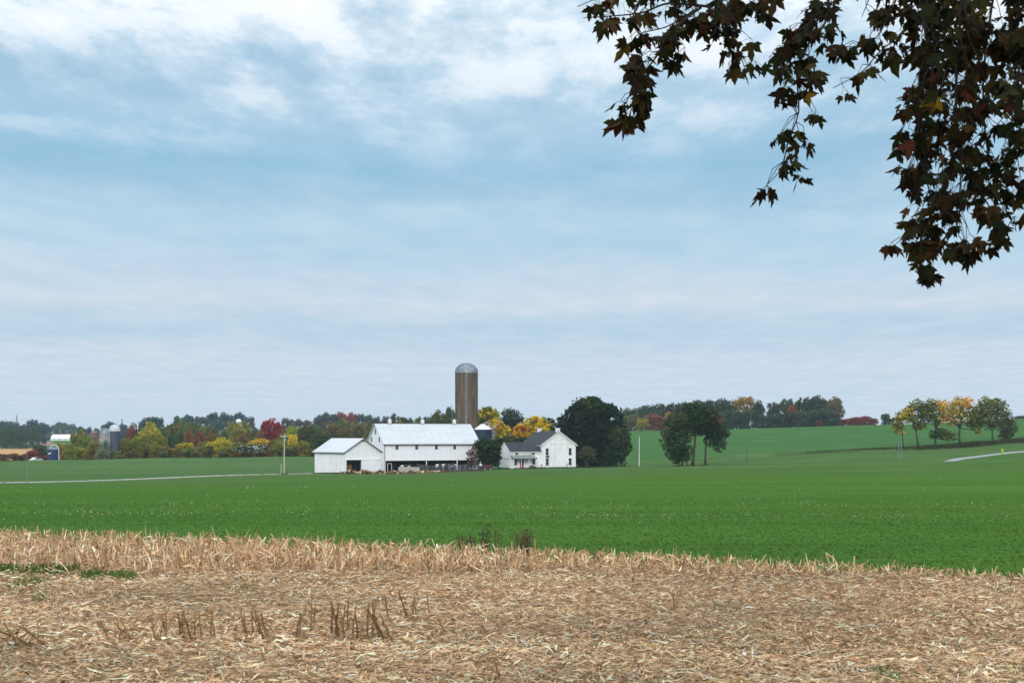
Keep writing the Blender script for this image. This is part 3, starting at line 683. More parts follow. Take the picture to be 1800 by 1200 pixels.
pole('field_pole', 47.5, 252, 779, 0.045, m_poleg, 'thin grey pole beside the driveway at the far left', 0.0)
pole('white_pole', 1123.5, 345, 767, 0.12, m_polew2, 'white pole standing alone right of the big dark tree', 0.0)
pole('field_pole', 1312.5, 338, 783, 0.07, m_poled, 'thin dark pole in the field, right of the three tree clump', 0.0)
pole('field_pole', 1277, 332, 772, 0.05, m_poleg, 'slender blue grey pole just right of the tree clump', 0.0)
pole('field_pole', 1579.5, 300, 757, 0.06, m_poleg, 'left one of two slender blue grey poles before the tree row', 0.0)
pole('field_pole', 1584, 303, 760, 0.06, m_poleg, 'right one of two slender blue grey poles before the tree row', 0.0)
pole('lamp_post', 952, 333, 814, 0.045, m_poled, 'thin dark post before the corner of house and wing', 0.28, cat='post')
pole('lamp_post', 997, 337, 813, 0.045, m_poled, 'thin dark post before the right end of the house gable', 0.28, cat='post')
def mast(px, Y, py_top, label):
    g = G(px, Y); h = P(0, py_top, Y).z-g.z; root = empty('radio_mast', g); m = MB()
    for a in (0, 2.09, 4.19): m.tube([(0.9*math.cos(a), 0.9*math.sin(a), -1), (0.45*math.cos(a), 0.45*math.sin(a), h)], 0.16, 4)
    for z in np.arange(1, h, 2.2):
        r = 0.9-0.45*z/h
        for a in (0, 2.09, 4.19): m.tube([(r*math.cos(a), r*math.sin(a), z), (r*math.cos(a+2.09), r*math.sin(a+2.09), z+1.6)], 0.09, 3)
    m.build('lattice', m_poled, root); tag(root, label, 'mast')
mast(29.5, 1500, 730, 'thin radio mast above the dark trees at the far left edge')
mast(214.5, 1300, 736, 'thin radio mast right of the twin silos')
# yellow marker by the road
g = G(1762, 281); ys_ = empty('marker_sign', g); m_yel = m_plain('yellow_green_sign', (0.36, 0.38, 0.05), 0.5, 0.1)
MB().box(-0.04, 0.04, -0.02, 0.02, -0.5, 1.2).build('post', m_steel, ys_); MB().box(-0.24, 0.24, -0.05, -0.022, 0.25, 1.35).build('panel', m_yel, ys_)
tag(ys_, 'small yellow green marker panel beside the road below the tree row', 'sign')

# ================================================================== barnyard
m_wood = m_plain('grey_fence_wood', (0.13, 0.125, 0.12), 0.95, 0.4, 2)
def bpt(x, y): return barn.matrix_basis @ Vector((x, y, 0))
# low pale wall in front of the stable
w0 = bpt(1.5, -5.0); wall = empty('yard_wall', (w0.x, w0.y, float(gz(w0.x, w0.y))), R(12))
m_yw = m_plain('pale_yard_wall', (0.50, 0.47, 0.43), 0.95, 0.4, 1.2)
for k in range(6):
    MB().box(k*0.8, k*0.8+0.78, 0, 0.3, -0.5, 1.22+0.05*math.sin(k*2.3)).build('block', m_yw, wall)
tag(wall, 'low pale concrete wall before the left end of the barn stable', 'wall')
def fence(p0, p1, n, rails, hgt, label, mat, name='yard_fence'):
    root = empty(name, (p0[0], p0[1], float(gz(*p0))))
    for k in range(n+1):
        x = (p1[0]-p0[0])*k/n; y = (p1[1]-p0[1])*k/n; z = float(gz(p0[0]+x, p0[1]+y))-root.location.z
        MB().box(x-0.07, x+0.07, y-0.07, y+0.07, z-0.5, z+hgt+0.12).build('post', mat, root)
        if k < n:
            x2 = (p1[0]-p0[0])*(k+1)/n; y2 = (p1[1]-p0[1])*(k+1)/n; z2 = float(gz(p0[0]+x2, p0[1]+y2))-root.location.z
            for r_ in range(rails):
                zz = hgt*(r_+1)/rails-0.05
                MB().prism([(x, y-0.10, z+zz-0.07), (x2, y2-0.10, z2+zz-0.07), (x2, y2-0.10, z2+zz+0.07), (x, y-0.10, z+zz+0.07)], (0, 0.04, 0)).build('rail', mat, root)
    return tag(root, label, 'fence')
fa = bpt(6.4, -4.6); fb = bpt(14.5, -3.8); fc = bpt(17.2, -3.6); fd = bpt(23.5, -3.4)
fence((fa.x, fa.y), (fb.x, fb.y), 6, 4, 1.3, 'grey rail fence before the middle of the barn stable', m_wood)
fence((fc.x, fc.y), (fd.x, fd.y), 5, 3, 1.3, 'grey rail fence before the right end of the barn stable', m_plain('lavender_grey_rail', (0.22, 0.22, 0.25), 0.8))
ga = bpt(14.7, -3.7); gate = empty('farm_gate', (ga.x, ga.y, float(gz(ga.x, ga.y))), R(20)); gm_ = m_plain('blue_grey_gate', (0.24, 0.32, 0.38), 0.5, 0.2, metal=0.2)
for z in (0.2, 0.45, 0.7, 0.95, 1.2): MB().tube([(0, 0, z), (2.2, 0, z)], 0.035, 6).build('gate_bar', gm_, gate)
for x in (0.0, 1.1, 2.2): MB().tube([(x, -0.02, 0.12), (x, -0.02, 1.28)], 0.04, 6).build('gate_upright', gm_, gate)
tag(gate, 'blue grey metal bar gate between the two barnyard fences', 'gate')
ga = bpt(21.3, -2.2); gate = empty('hay_feeder', (ga.x, ga.y, float(gz(ga.x, ga.y))), R(25))
for x in np.linspace(0, 2.0, 5): MB().tube([(x, 0, -0.1), (x, 0, 1.55)], 0.04, 6).build('upright', gm_, gate)
for z in (0.75, 1.5): MB().tube([(0, 0, z), (2.0, 0, z)], 0.045, 6).build('bar', gm_, gate)
for z in (0.75, 1.5): MB().tube([(0, 0.9, z), (2.0, 0.9, z)], 0.045, 6).build('bar', gm_, gate)
for x in (0.0, 2.0): MB().tube([(x, 0.9, -0.1), (x, 0.9, 1.55)], 0.04, 6).build('upright', gm_, gate)
tag(gate, 'small grey tubular feeder rack at the right end of the barnyard', 'feeder')

# dry straw and dung heaps along the yard front
m_heap = m_attr('straw_heap', 0.95)
hp_v = []; hp_f = []; hp_c = []
for k in range(2600):
    t = random.random(); px = 600+175*t**0.9; Yh = 300+18*t+random.uniform(-1.6, 1.6); hh = 0.85*(0.35+0.55*math.sin(px*0.12)**2)*(1.15-0.75*t)*random.random()
    g = G(px, Yh); s = random.uniform(0.15, 0.42); a = random.uniform(0, 6.28); tl = random.uniform(-0.6, 0.6)
    d = Vector((math.cos(a), math.sin(a), tl))*s; u = Vector((-math.sin(a), math.cos(a), random.uniform(-0.9, 0.9)))*s*0.55
    p = g+Vector((0, 0, hh)); b0 = len(hp_v)
    hp_v += [p-d-u, p+d-u, p+d+u, p-d+u]; hp_f.append((b0, b0+1, b0+2, b0+3))
    c = random.choice([(0.50, 0.33, 0.21), (0.60, 0.44, 0.29), (0.30, 0.17, 0.10), (0.45, 0.30, 0.20), (0.20, 0.15, 0.07)]); hp_c += [c]*4
tag(link('straw_heap', np_mesh('straw_heap', [tuple(v) for v in hp_v], hp_f, [4]*len(hp_f), np.array(hp_c)), m_heap), 'brown heap of old straw and weeds before the shed and barnyard', 'heap', kind='stuff')

# cows in the shade of the stable (one continuous skinned body each)
def skin_obj(name, verts, edges, radii, mat, root_i=0, sub=1):
    me = bpy.data.meshes.new(name); me.from_pydata(verts, edges, []); me.update()
    o = link(name, me, mat); md = o.modifiers.new('Skin', 'SKIN'); md.use_smooth_shade = True
    for i, r_ in enumerate(radii): me.skin_vertices[0].data[i].radius = (r_, r_) if not isinstance(r_, tuple) else r_
    for i in range(len(verts)): me.skin_vertices[0].data[i].use_root = (i == root_i)
    s = o.modifiers.new('Sub', 'SUBSURF'); s.levels = sub; s.render_levels = sub
    return o
def m_cow(name, thr):
    m, nt, b = new_mat(name); n = nnoise(nt, ncoord(nt), 1.1, 2, 0.4)
    nt.links.new(nmix(nt, nramp(nt, n, thr, thr+0.02), (0.02, 0.018, 0.018), (0.72, 0.70, 0.68)), b.inputs['Base Color']); b.inputs['Roughness'].default_value = 0.8; return m
cow_v = [(0, 0, 1.05), (0.45, 0, 1.08), (-0.45, 0, 1.05), (-0.78, 0, 1.12), (0.78, 0, 1.18), (1.05, 0, 1.32), (1.25, 0, 1.38), (1.55, 0, 1.2),
         (0.55, 0.22, 0.8), (0.57, 0.24, 0.45), (0.55, 0.24, 0.02), (0.55, -0.22, 0.8), (0.57, -0.24, 0.45), (0.6, -0.24, 0.02),
         (-0.68, 0.22, 0.85), (-0.80, 0.23, 0.48), (-0.74, 0.23, 0.02), (-0.68, -0.22, 0.85), (-0.80, -0.23, 0.48), (-0.76, -0.23, 0.02), (-0.95, 0, 1.2), (-1.0, 0, 0.6)]
cow_e = [(0, 1), (0, 2), (2, 3), (1, 4), (4, 5), (5, 6), (6, 7), (1, 8), (8, 9), (9, 10), (1, 11), (11, 12), (12, 13), (2, 14), (14, 15), (15, 16), (2, 17), (17, 18), (18, 19), (3, 20), (20, 21)]
cow_r = [0.36, 0.35, 0.35, 0.28, 0.25, 0.19, 0.15, 0.09, 0.12, 0.07, 0.055, 0.12, 0.07, 0.055, 0.16, 0.075, 0.055, 0.16, 0.075, 0.055, 0.05, 0.025]
for (bx_, by_, rz_, thr, lab) in ((4.6, -1.2, 10, 0.50, 'black cow with white flank behind the pale wall, leftmost in the barnyard'), (8.9, -0.9, 195, 0.56, 'mostly black cow left of the middle stable post'),
                                  (13.0, -1.6, 20, 0.44, 'mostly white cow right of the middle stable post'), (15.7, -2.0, 170, 0.49, 'black and white cow nearest the right stable post')):
    q = bpt(bx_, by_); o = skin_obj('dairy_cow', cow_v, cow_e, cow_r, m_cow('cow_hide', thr)); o.location = (q.x, q.y, float(gz(q.x, q.y))); o.rotation_euler = (0, 0, R(rz_)); o.scale = (1.15,)*3
    tag(o, lab, 'cow', 'dairy cows in the barnyard')
    e = MB()
    for s in (-1, 1): e.add([(1.18, s*0.12, 1.47), (1.16, s*0.33, 1.50), (1.14, s*0.30, 1.40), (1.14, s*0.12, 1.42)], [(0, 1, 2, 3)])
    e.build('ears', m_dark, o)

# person in a white shirt beside a dark red wagon
m_pers, nt, b = new_mat('person_clothes')
tc = nt.nodes.new('ShaderNodeTexCoord'); sp = nt.nodes.new('ShaderNodeSeparateXYZ'); nt.links.new(tc.outputs['Object'], sp.inputs[0])
rp = nt.nodes.new('ShaderNodeValToRGB'); rp.color_ramp.interpolation = 'CONSTANT'; el = rp.color_ramp.elements
el[0].position = 0; el[0].color = (0.02, 0.015, 0.012, 1); el[1].position = 0.05; el[1].color = (0.025, 0.03, 0.085, 1)
for p_, c_ in ((0.53, (0.75, 0.75, 0.74, 1)), (0.815, (0.45, 0.27, 0.19, 1)), (0.93, (0.10, 0.06, 0.04, 1))):
    x = el.new(p_); x.color = c_
dv = nadd(nt, 'ShaderNodeMath', operation='DIVIDE'); nt.links.new(sp.outputs[2], dv.inputs[0]); dv.inputs[1].default_value = 1.85
nt.links.new(dv.outputs[0], rp.inputs[0]); nt.links.new(rp.outputs[0], b.inputs['Base Color']); b.inputs['Roughness'].default_value = 0.9
pv = [(0, 0, 0.98), (0, 0, 1.2), (0, 0, 1.42), (0, 0, 1.55), (0, -0.01, 1.70), (0, 0, 1.80),
      (0.2, 0, 1.45), (0.29, -0.05, 1.18), (0.33, -0.20, 1.02), (0.35, -0.27, 0.98), (-0.2, 0, 1.45), (-0.27, 0.02, 1.17), (-0.27, -0.08, 0.93), (-0.27, -0.12, 0.85),
      (0.11, 0, 0.88), (0.12, -0.02, 0.50), (0.13, 0.02, 0.08), (0.14, -0.13, 0.05), (-0.11, 0, 0.88), (-0.13, 0.03, 0.50), (-0.15, 0.08, 0.08), (-0.16, -0.07, 0.05)]
pe = [(0, 1), (1, 2), (2, 3), (3, 4), (4, 5), (2, 6), (6, 7), (7, 8), (8, 9), (2, 10), (10, 11), (11, 12), (12, 13), (0, 14), (14, 15), (15, 16), (16, 17), (0, 18), (18, 19), (19, 20), (20, 21)]
prd = [0.16, 0.16, 0.17, 0.065, 0.105, 0.08, 0.075, 0.05, 0.04, 0.045, 0.075, 0.05, 0.04, 0.045, 0.10, 0.07, 0.05, 0.045, 0.10, 0.07, 0.05, 0.045]
pp = G(844.5, 322); per = skin_obj('person', pv, pe, prd, m_pers, 0, 2); per.location = (pp.x, pp.y, pp.z); per.scale = (1.06,)*3; per.rotation_euler = (0, 0, R(20))
tag(per, 'person in white shirt and navy trousers standing beside the dark red wagon', 'person')
hat = MB(); hat.lathe([(0.10, 1.80), (0.22, 1.79), (0.22, 1.805), (0.11, 1.815), (0.105, 1.90), (0.03, 1.92)], 16); hat.build('hat', m_plain('straw_hat', (0.7, 0.66, 0.55), 0.9), per)
wg = G(856.5, 321); wag = empty('farm_wagon', wg, R(8)); m_wag = m_plain('dark_red_wagon', (0.10, 0.018, 0.022), 0.7, 0.4, 2)
for k in range(4): MB().box(-1.0, 1.0, -0.5, -0.46, 0.42+k*0.22, 0.62+k*0.22).build('side_board', m_wag, wag)
for k in range(4): MB().box(-1.0, 1.0, 0.46, 0.5, 0.42+k*0.22, 0.62+k*0.22).build('side_board', m_wag, wag)
MB().box(-1.0, 1.0, -0.46, 0.46, 0.36, 0.42).build('bed', m_wag, wag)
for x in (-0.97, 0.93): MB().box(x, x+0.04, -0.46, 0.46, 0.42, 1.28).build('end_board', m_wag, wag)
for x in (-0.65, 0.65):
    for y in (-0.56, 0.56):
        w = MB(); w.tube([(x, y-0.05, 0.30), (x, y+0.05, 0.30)], 0.31, 16); w = w.build('wheel', m_dark, wag)
        MB().tube([(x, y-0.07, 0.30), (x, y+0.07, 0.30)], 0.12, 10).build('hub', m_trim, w)
MB().tube([(-1.0, 0, 0.38), (-1.9, 0, 0.2)], 0.04, 6).build('drawbar', m_wag, wag)
tag(wag, 'small dark red wagon between the barnyard and the house wing', 'wagon')

# pale car just beyond the field crest, far left
cg = G(55.5, 428); car = empty('parked_car', (cg.x, 432, float(gz(cg.x, 432))-0.5), R(62)); m_car = m_plain('silver_paint', (0.62, 0.63, 0.66), 0.3, 0.05, metal=0.2)
prof = [(-2.1, 0.35), (-2.12, 0.75), (-1.95, 0.88), (-1.3, 0.95), (-0.75, 1.38), (0.55, 1.42), (1.25, 1.02), (1.95, 0.9), (2.1, 0.7), (2.1, 0.35)]
cb_ = MB(); cb_.prism([(x, -0.8, z) for x, z in prof], (0, 1.6, 0)); cb_.build('body', m_car, car)
for s in (-0.81, 0.79): MB().prism([(-1.1, s, 0.98), (-0.7, s, 1.3), (0.5, s, 1.34), (1.05, s, 1.0)], (0, 0.02, 0)).build('side_window', m_glass, car)
for x in (-1.35, 1.3):
    for y in (-0.78, 0.78): MB().tube([(x, y-0.1, 0.33), (x, y+0.1, 0.33)], 0.33, 16).build('wheel', m_dark, car)
for y in (-0.55, 0.55): MB().box(-2.14, -2.09, y-0.15, y+0.15, 0.66, 0.8).build('headlight', m_white, car)
tag(car, 'pale silver car half hidden behind the field crest at far left', 'car')
# ================================================================== trees
DG = (0.022, 0.046, 0.019); DG2 = (0.014, 0.030, 0.017); MG = (0.05, 0.09, 0.023); OL = (0.095, 0.105, 0.026); YG = (0.27, 0.25, 0.024)
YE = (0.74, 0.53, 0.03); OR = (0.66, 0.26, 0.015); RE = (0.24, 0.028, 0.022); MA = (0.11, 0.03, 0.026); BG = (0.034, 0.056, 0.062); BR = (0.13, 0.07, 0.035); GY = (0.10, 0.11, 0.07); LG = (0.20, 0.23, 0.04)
WH = (0.75, 0.76, 0.72)
m_leaf = m_attr('foliage', 0.75, 0.36, objcol=True, spec=0.15)
m_bark = m_plain('grey_brown_bark', (0.055, 0.045, 0.038), 0.95, 0.5, 3.0, stretch=(3, 3, 0.5), bump=0.6)
def crown_arrays(lobes, leaf, r, per_m2, clump=0.34, upright=0.0, fill=0.35):
    """lobes: (cx,cy,cz,rx,ry,rz,palette). leaf sprays gathered in clumps spread through each lobe"""
    C = []; K = []
    for (cx, cy, cz, rx, ry, rz, pal) in lobes:
        rm = (rx*ry*rz)**(1/3); area = 4*math.pi*rm*rm
        nsub = max(10, int(area/(clump*rm*1.0)**2/1.1)); nl = int(area*per_m2)
        d = r.normal(size=(nsub, 3)); d /= np.linalg.norm(d, axis=1)[:, None]
        rad = np.where(r.random(nsub) < fill, r.uniform(0.25, 0.8, nsub), r.uniform(0.78, 1.04, nsub))
        sc = d*rad[:, None]*np.array([rx, ry, rz])+np.array([cx, cy, cz])
        palc = np.array(pal)[r.integers(0, len(pal), nsub)]*r.uniform(0.72, 1.28, nsub)[:, None]
        k = r.integers(0, nsub, nl); rc = clump*rm*r.uniform(0.5, 1.15, nsub)
        g = r.normal(size=(nl, 3)); g /= np.linalg.norm(g, axis=1)[:, None]; g *= r.random(nl)[:, None]**0.45
        g[:, 2] *= 0.72
        C.append(sc[k]+g*rc[k][:, None]); K.append(palc[k]*r.uniform(0.8, 1.22, nl)[:, None])
    C = np.concatenate(C); K = np.concatenate(K); n = len(C)
    a = r.normal(size=(n, 3)); a[:, 2] *= 0.7; a /= np.linalg.norm(a, axis=1)[:, None]
    b = np.cross(a, r.normal(size=(n, 3))); b /= np.linalg.norm(b, axis=1)[:, None]+1e-9
    s = leaf*r.uniform(0.55, 1.35, n)[:, None]
    V = np.stack([C-a*s, C+b*s*0.55+a*s*0.1, C+a*s, C-b*s*0.55+a*s*0.1], 1).reshape(-1, 3)
    Fq = np.arange(4*n).reshape(n, 4)
    return V, Fq, np.repeat(K, 4, axis=0)
def crown_mesh(name, *a, **k):
    V, Fq, K = crown_arrays(*a, **k); me = np_mesh(name, V, Fq, np.full(len(Fq), 4), K); me.materials.append(m_leaf); return me
def limb(mb, p0, p1, r0, r1, r, bend=0.12, n=5, sides=6):
    p0 = np.array(p0, float); p1 = np.array(p1, float); Ln = np.linalg.norm(p1-p0); off = r.normal(size=3)*bend*Ln; off[2] = abs(off[2])*0.6
    pts = [tuple(p0*(1-t)+p1*t+off*math.sin(math.pi*t)) for t in np.linspace(0, 1, n)]
    mb.tube(pts, [r0*(1-t)+r1*t for t in np.linspace(0, 1, n)], sides)

# ---- trees seen close enough to be drawn one by one: lobes given by their outline in the picture at the tree's own distance
def tree(name, label, base_px, Y, lobes, trunk_r=0.28, leaf=0.26, dens=22, cat='tree', fork=None, seed=0, group=None, stems=None, trunk_mat=None, limbs=True, clump=0.34, fill=0.35, depth=1.0):
    r = np.random.default_rng(100+seed); g = G(base_px, Y); root = empty(name, g); s = Y/F; L = []
    for (px, py, rx, ry, pal) in lobes:
        c = P(px, py, Y)-g; dy = r.uniform(-0.25, 0.25)*rx*s
        if name == 'bank_tree': rx *= 1.2; ry *= 1.15
        if name in ('field_tree', 'ivy_tree'): rx *= 1.12; ry *= 1.06
        L.append((c.x, dy, c.z, rx*s, rx*s*depth, ry*s, pal))
    link('crown', crown_mesh('crown', L, leaf, r, dens, clump, fill=fill), None, root)
    top = max(l[2] for l in L); mb = MB()
    for (spx, fpx, fpy, tr) in (stems or [(base_px, base_px, fork if fork else None, trunk_r)]):
        b0 = np.array([(spx-base_px)*s, 0, -0.5])
        fz = (P(fpx, fpy, Y)-g).z if fpy else top*0.45
        f = np.array([(fpx-base_px)*s, 0, fz])
        mb.tube([tuple(b0), tuple(b0*0.75+f*0.25+np.array([0.02, 0, 0])), tuple((b0+f)/2+r.normal(size=3)*0.08), tuple(f)], [tr*1.5, tr*1.05, tr*0.9, tr*0.75], 10)
        if limbs:
            for l in L:
                e = np.array(l[:3])+np.array([0, 0, l[5]*0.3])
                if abs(e[0]-f[0]) < 7 and e[2] > f[2]-1.5:
                    limb(mb, f, e, tr*0.55, tr*0.12, r)
                    for _ in range(4):
                        q = np.array(l[:3])+r.uniform(-0.75, 0.75, 3)*np.array(l[3:6]); limb(mb, f*0.5+e*0.5, q, tr*0.25, tr*0.05, r, 0.1, 4, 5)
    mb.build('trunk', trunk_mat or m_bark, root, smooth=True)
    return tag(root, label, cat, group)

tree('dark_tree', 'huge dense dark green tree behind the right side of the house', 1046, 353,
     [(1036, 727, 36, 29, [DG2, DG]), (1008, 746, 30, 28, [DG2, DG]), (1062, 744, 34, 32, [DG2, DG]), (1040, 712, 24, 14, [DG2, DG, OL]), (997, 762, 20, 24, [DG2]), (1084, 772, 20, 30, [DG2]), (1020, 778, 36, 32, [DG2]), (1062, 785, 36, 32, [DG2]), (1040, 803, 32, 19, [DG2]), (1014, 722, 16, 12, [DG2]), (1070, 722, 16, 13, [DG, DG2])],
     trunk_r=0.55, leaf=0.42, dens=11, seed=1, clump=0.22, fill=0.25)
tree('round_shrub', 'mid green tall shrub at the right foot of the huge dark tree', 1085, 349, [(1088, 770, 18, 22, [DG, MG, OL]), (1083, 800, 20, 20, [DG, MG]), (1098, 785, 12, 16, [MG, OL]), (1065, 812, 18, 10, [DG])], trunk_r=0.12, dens=30, seed=2, leaf=0.26, cat='shrub')
tree('yard_tree', 'small grey green tree on a bare trunk beside the house gable', 1032, 344, [(1026, 798, 11, 10, [GY, OL]), (1037, 797, 11, 11, [GY, OL]), (1031, 790, 9, 7, [GY, OL]), (1041, 806, 7, 7, [OL])], trunk_r=0.30, fork=808, leaf=0.2, dens=26, seed=3)
tree('garden_tree', 'dark green bushy tree between the barn and the house wing', 858, 331,
     [(856, 790, 22, 18, [DG, MG]), (848, 780, 14, 10, [DG]), (868, 784, 12, 12, [DG, MG]), (862, 805, 18, 16, [DG2, DG]), (872, 800, 8, 14, [DG2, DG]), (846, 800, 9, 12, [DG, DG2])], trunk_r=0.22, leaf=0.24, dens=26, seed=4, clump=0.3)
tree('copper_tree', 'little dark copper leaved tree before the right end of the barn', 830, 321, [(826, 795, 7, 6, [MA, BR]), (833, 793, 6, 7, [MA, BR]), (829, 804, 9, 8, [BR, MA, (0.1, .05, .03)]), (834, 812, 7, 9, [BR, (0.07, .045, .03)]), (827, 814, 6, 7, [BR])], trunk_r=0.10, leaf=0.18, dens=20, seed=5, fill=0.2)
tree('shade_shrub', 'low dark shrub in front of the porch right window', 936, 330.5, [(933, 821, 4, 3, [DG, MG]), (939, 821, 4, 3, [DG, MG, RE]), (936, 819, 3, 3, [DG])], trunk_r=0.05, leaf=0.12, dens=40, seed=6, cat='shrub', limbs=False)
# yellow and blue-green trees behind the farm
tree('yellow_tree', 'yellow green tree just right of the tall silo', 856, 392, [(852, 728, 14, 11, [YG, YE, OL]), (866, 732, 13, 12, [YE, YG]), (845, 742, 10, 10, [OL, YG]), (858, 722, 10, 7, [YG, OL])], trunk_r=0.3, leaf=0.3, dens=20, seed=7)
tree('yellow_tree', 'bright yellow tree between the blue silo and the house', 878, 384, [(872, 748, 13, 11, [YE, YG, OR]), (884, 758, 13, 11, [YE, YG]), (888, 770, 14, 9, [YG, OL, YE]), (872, 765, 12, 12, [YG, OL]), (900, 772, 8, 6, [OR, YE, YG])], trunk_r=0.28, leaf=0.28, dens=20, seed=8)
tree('blue_green_tree', 'airy blue green tree rising behind the yellow trees', 899, 430, [(895, 728, 14, 13, [BG, MG, GY]), (906, 736, 15, 14, [BG, GY]), (890, 742, 13, 12, [BG]), (912, 748, 12, 14, [BG, DG]), (900, 756, 16, 16, [BG, DG])], trunk_r=0.35, leaf=0.3, dens=12, seed=9, fill=0.5)
tree('golden_tree', 'round golden yellow tree behind the dark house roof', 944, 388, [(936, 744, 15, 13, [YE, YE, YG]), (950, 746, 16, 14, [YE, YE, YG]), (942, 758, 18, 12, [YE, YG]), (925, 758, 12, 12, [YE, OR]), (958, 758, 10, 12, [YE, YG])], trunk_r=0.32, leaf=0.3, dens=22, seed=10)
tree('orange_tree', 'orange and red autumn tree left of the golden tree', 917, 385, [(915, 752, 10, 8, [OR, RE, YE]), (910, 762, 11, 10, [OR, YE]), (920, 770, 12, 10, [YE, OR, YG]), (906, 772, 10, 9, [YE, YG])], trunk_r=0.22, leaf=0.28, dens=22, seed=11)
tree('evergreen_tree', 'dark tree squeezed between golden tree and huge dark tree', 965, 392, [(966, 748, 10, 14, [DG, DG2]), (970, 765, 12, 14, [DG2]), (960, 770, 10, 10, [DG, OL])], trunk_r=0.25, leaf=0.3, dens=22, seed=12)
tree('understory_tree', 'dark green thicket behind the ridge of the house wing', 900, 362, [(895, 775, 16, 9, [DG, MG, OL]), (912, 776, 12, 8, [DG, MG]), (880, 780, 10, 10, [DG, DG2]), (927, 775, 10, 8, [DG, MG])], trunk_r=0.2, leaf=0.26, dens=24, seed=13, cat='shrub')
# clump of three trees in the field on the right
m_ivy = m_plain('red_ivy_bark', (0.10, 0.03, 0.022), 0.95, 0.6, 2.5, dirt=(0.045, 0.035, 0.03), bump=0.6)
tree('field_tree', 'leaning leafy multi stemmed tree, leftmost of the three tree clump', 1192, 322, [(1180, 755, 17, 18, [DG, MG, GY]), (1195, 775, 20, 22, [MG, DG, MG]), (1176, 775, 14, 16, [DG, OL]), (1195, 806, 15, 9, [DG, MG]), (1204, 795, 13, 14, [DG, MG]), (1185, 797, 13, 12, [DG, MG]), (1190, 738, 16, 14, [MG, OL, GY])],
     leaf=0.24, dens=17, clump=0.25, seed=14, stems=[(1196, 1186, 775, 0.13), (1200, 1196, 770, 0.14), (1208, 1205, 785, 0.10)], fill=0.4)
tree('ivy_tree', 'tall dark tree with red ivy on its trunk, middle of the clump', 1219, 325, [(1222, 722, 22, 17, [MG, DG, MG]), (1205, 728, 18, 15, [MG, DG, MG]), (1240, 730, 20, 18, [DG, MG]), (1225, 742, 24, 14, [DG, MG]), (1200, 745, 16, 12, [DG, OL]), (1255, 737, 13, 14, [DG, DG, RE, BR]), (1248, 750, 16, 12, [DG]), (1210, 756, 15, 11, [MG, DG, MG]), (1232, 756, 16, 9, [DG2, DG])],
     leaf=0.25, dens=17, clump=0.25, seed=15, stems=[(1217, 1223, 762, 0.30)], trunk_mat=m_ivy, fill=0.4)
tree('field_tree', 'spreading tree with drooping right crown, rightmost of the clump', 1239, 327, [(1262, 755, 17, 12, [MG, DG, MG]), (1252, 772, 14, 12, [MG, DG, MG]), (1266, 780, 11, 14, [DG, MG]), (1245, 752, 14, 12, [DG]), (1272, 762, 10, 8, [MG, DG])],
     leaf=0.24, dens=17, clump=0.25, seed=16, stems=[(1239, 1242, 768, 0.24)], fill=0.4)
# row of autumn trees on the bank at the right
def bx_(px): 
    X = (px-CX)*375/F; return float(bankY(np.array(X)))+0.9
tree('bank_tree', 'slim yellow green tree at the left end of the bank row', 1587, bx_(1587), [(1584, 735, 12, 10, [YG, YE, OL]), (1576, 745, 8, 9, [YG, OL]), (1592, 726, 10, 9, [YG, YE]), (1582, 757, 9, 7, [YG, YE, OL]), (1598, 735, 8, 9, [OL, YG])], leaf=0.27, dens=10.5, clump=0.24, seed=20, stems=[(1588, 1586, 752, 0.15)], fill=0.5)
tree('bank_tree', 'green tree with forked trunk and orange tuft, second in the bank row', 1614, bx_(1614), [(1613, 713, 12, 10, [LG, OL]), (1625, 728, 14, 16, [LG, OL, MG]), (1600, 722, 9, 9, [OR, YG, OL]), (1618, 745, 12, 9, [YG, OL]), (1630, 715, 10, 9, [LG, OL]), (1606, 735, 7, 7, [LG, YG])], leaf=0.27, dens=10.5, clump=0.24, seed=21, stems=[(1615, 1610, 758, 0.27)], fill=0.5)
tree('bank_tree', 'dark tree with low green side bough, middle of the bank row', 1645, bx_(1645), [(1640, 713, 13, 11, [LG, OL, YG]), (1656, 713, 11, 10, [OR, YE]), (1642, 732, 13, 12, [MG, LG]), (1654, 735, 10, 10, [YE, OR]), (1662, 730, 10, 10, [OR, YE, YG]), (1668, 766, 15, 8, [MG, LG]), (1655, 762, 12, 9, [MG, OL]), (1640, 764, 7, 8, [MG])], leaf=0.27, dens=10.5, clump=0.24, seed=22, stems=[(1644, 1645, 752, 0.26)], fill=0.5)
tree('bank_tree', 'golden orange topped tree with long low right branch', 1687, bx_(1687), [(1685, 710, 14, 12, [YE, OR, YG]), (1698, 708, 11, 10, [OR, YE]), (1675, 722, 12, 11, [YE, YG]), (1690, 730, 15, 11, [YG, OL, YE]), (1708, 727, 12, 13, [LG, OL]), (1712, 742, 12, 10, [LG, OL]), (1720, 758, 6, 5, [YG, OL, YE]), (1672, 740, 9, 8, [OR, YG])], leaf=0.27, dens=10.5, clump=0.24, seed=23, stems=[(1687, 1687, 752, 0.30)], fill=0.5)
tree('bank_tree', 'broad green and yellow tree at the right end of the bank row', 1745, bx_(1745), [(1740, 710, 18, 13, [YG, OL, LG]), (1726, 722, 14, 14, [OL, LG]), (1755, 720, 16, 16, [OL, LG]), (1735, 738, 18, 14, [OL, LG, GY]), (1755, 742, 13, 13, [OL, GY]), (1718, 740, 10, 12, [LG, OL])], leaf=0.27, dens=10.5, clump=0.24, seed=24, stems=[(1745, 1744, 752, 0.26)], fill=0.5)
tree('olive_bush', 'pale olive bush without trunk beside the last bank tree', 1772, bx_(1772)+3, [(1771, 735, 11, 14, [OL, GY, BR]), (1774, 752, 14, 14, [OL, GY]), (1767, 765, 12, 10, [GY, OL])], trunk_r=0.1, leaf=0.24, dens=20, seed=25, cat='bush')

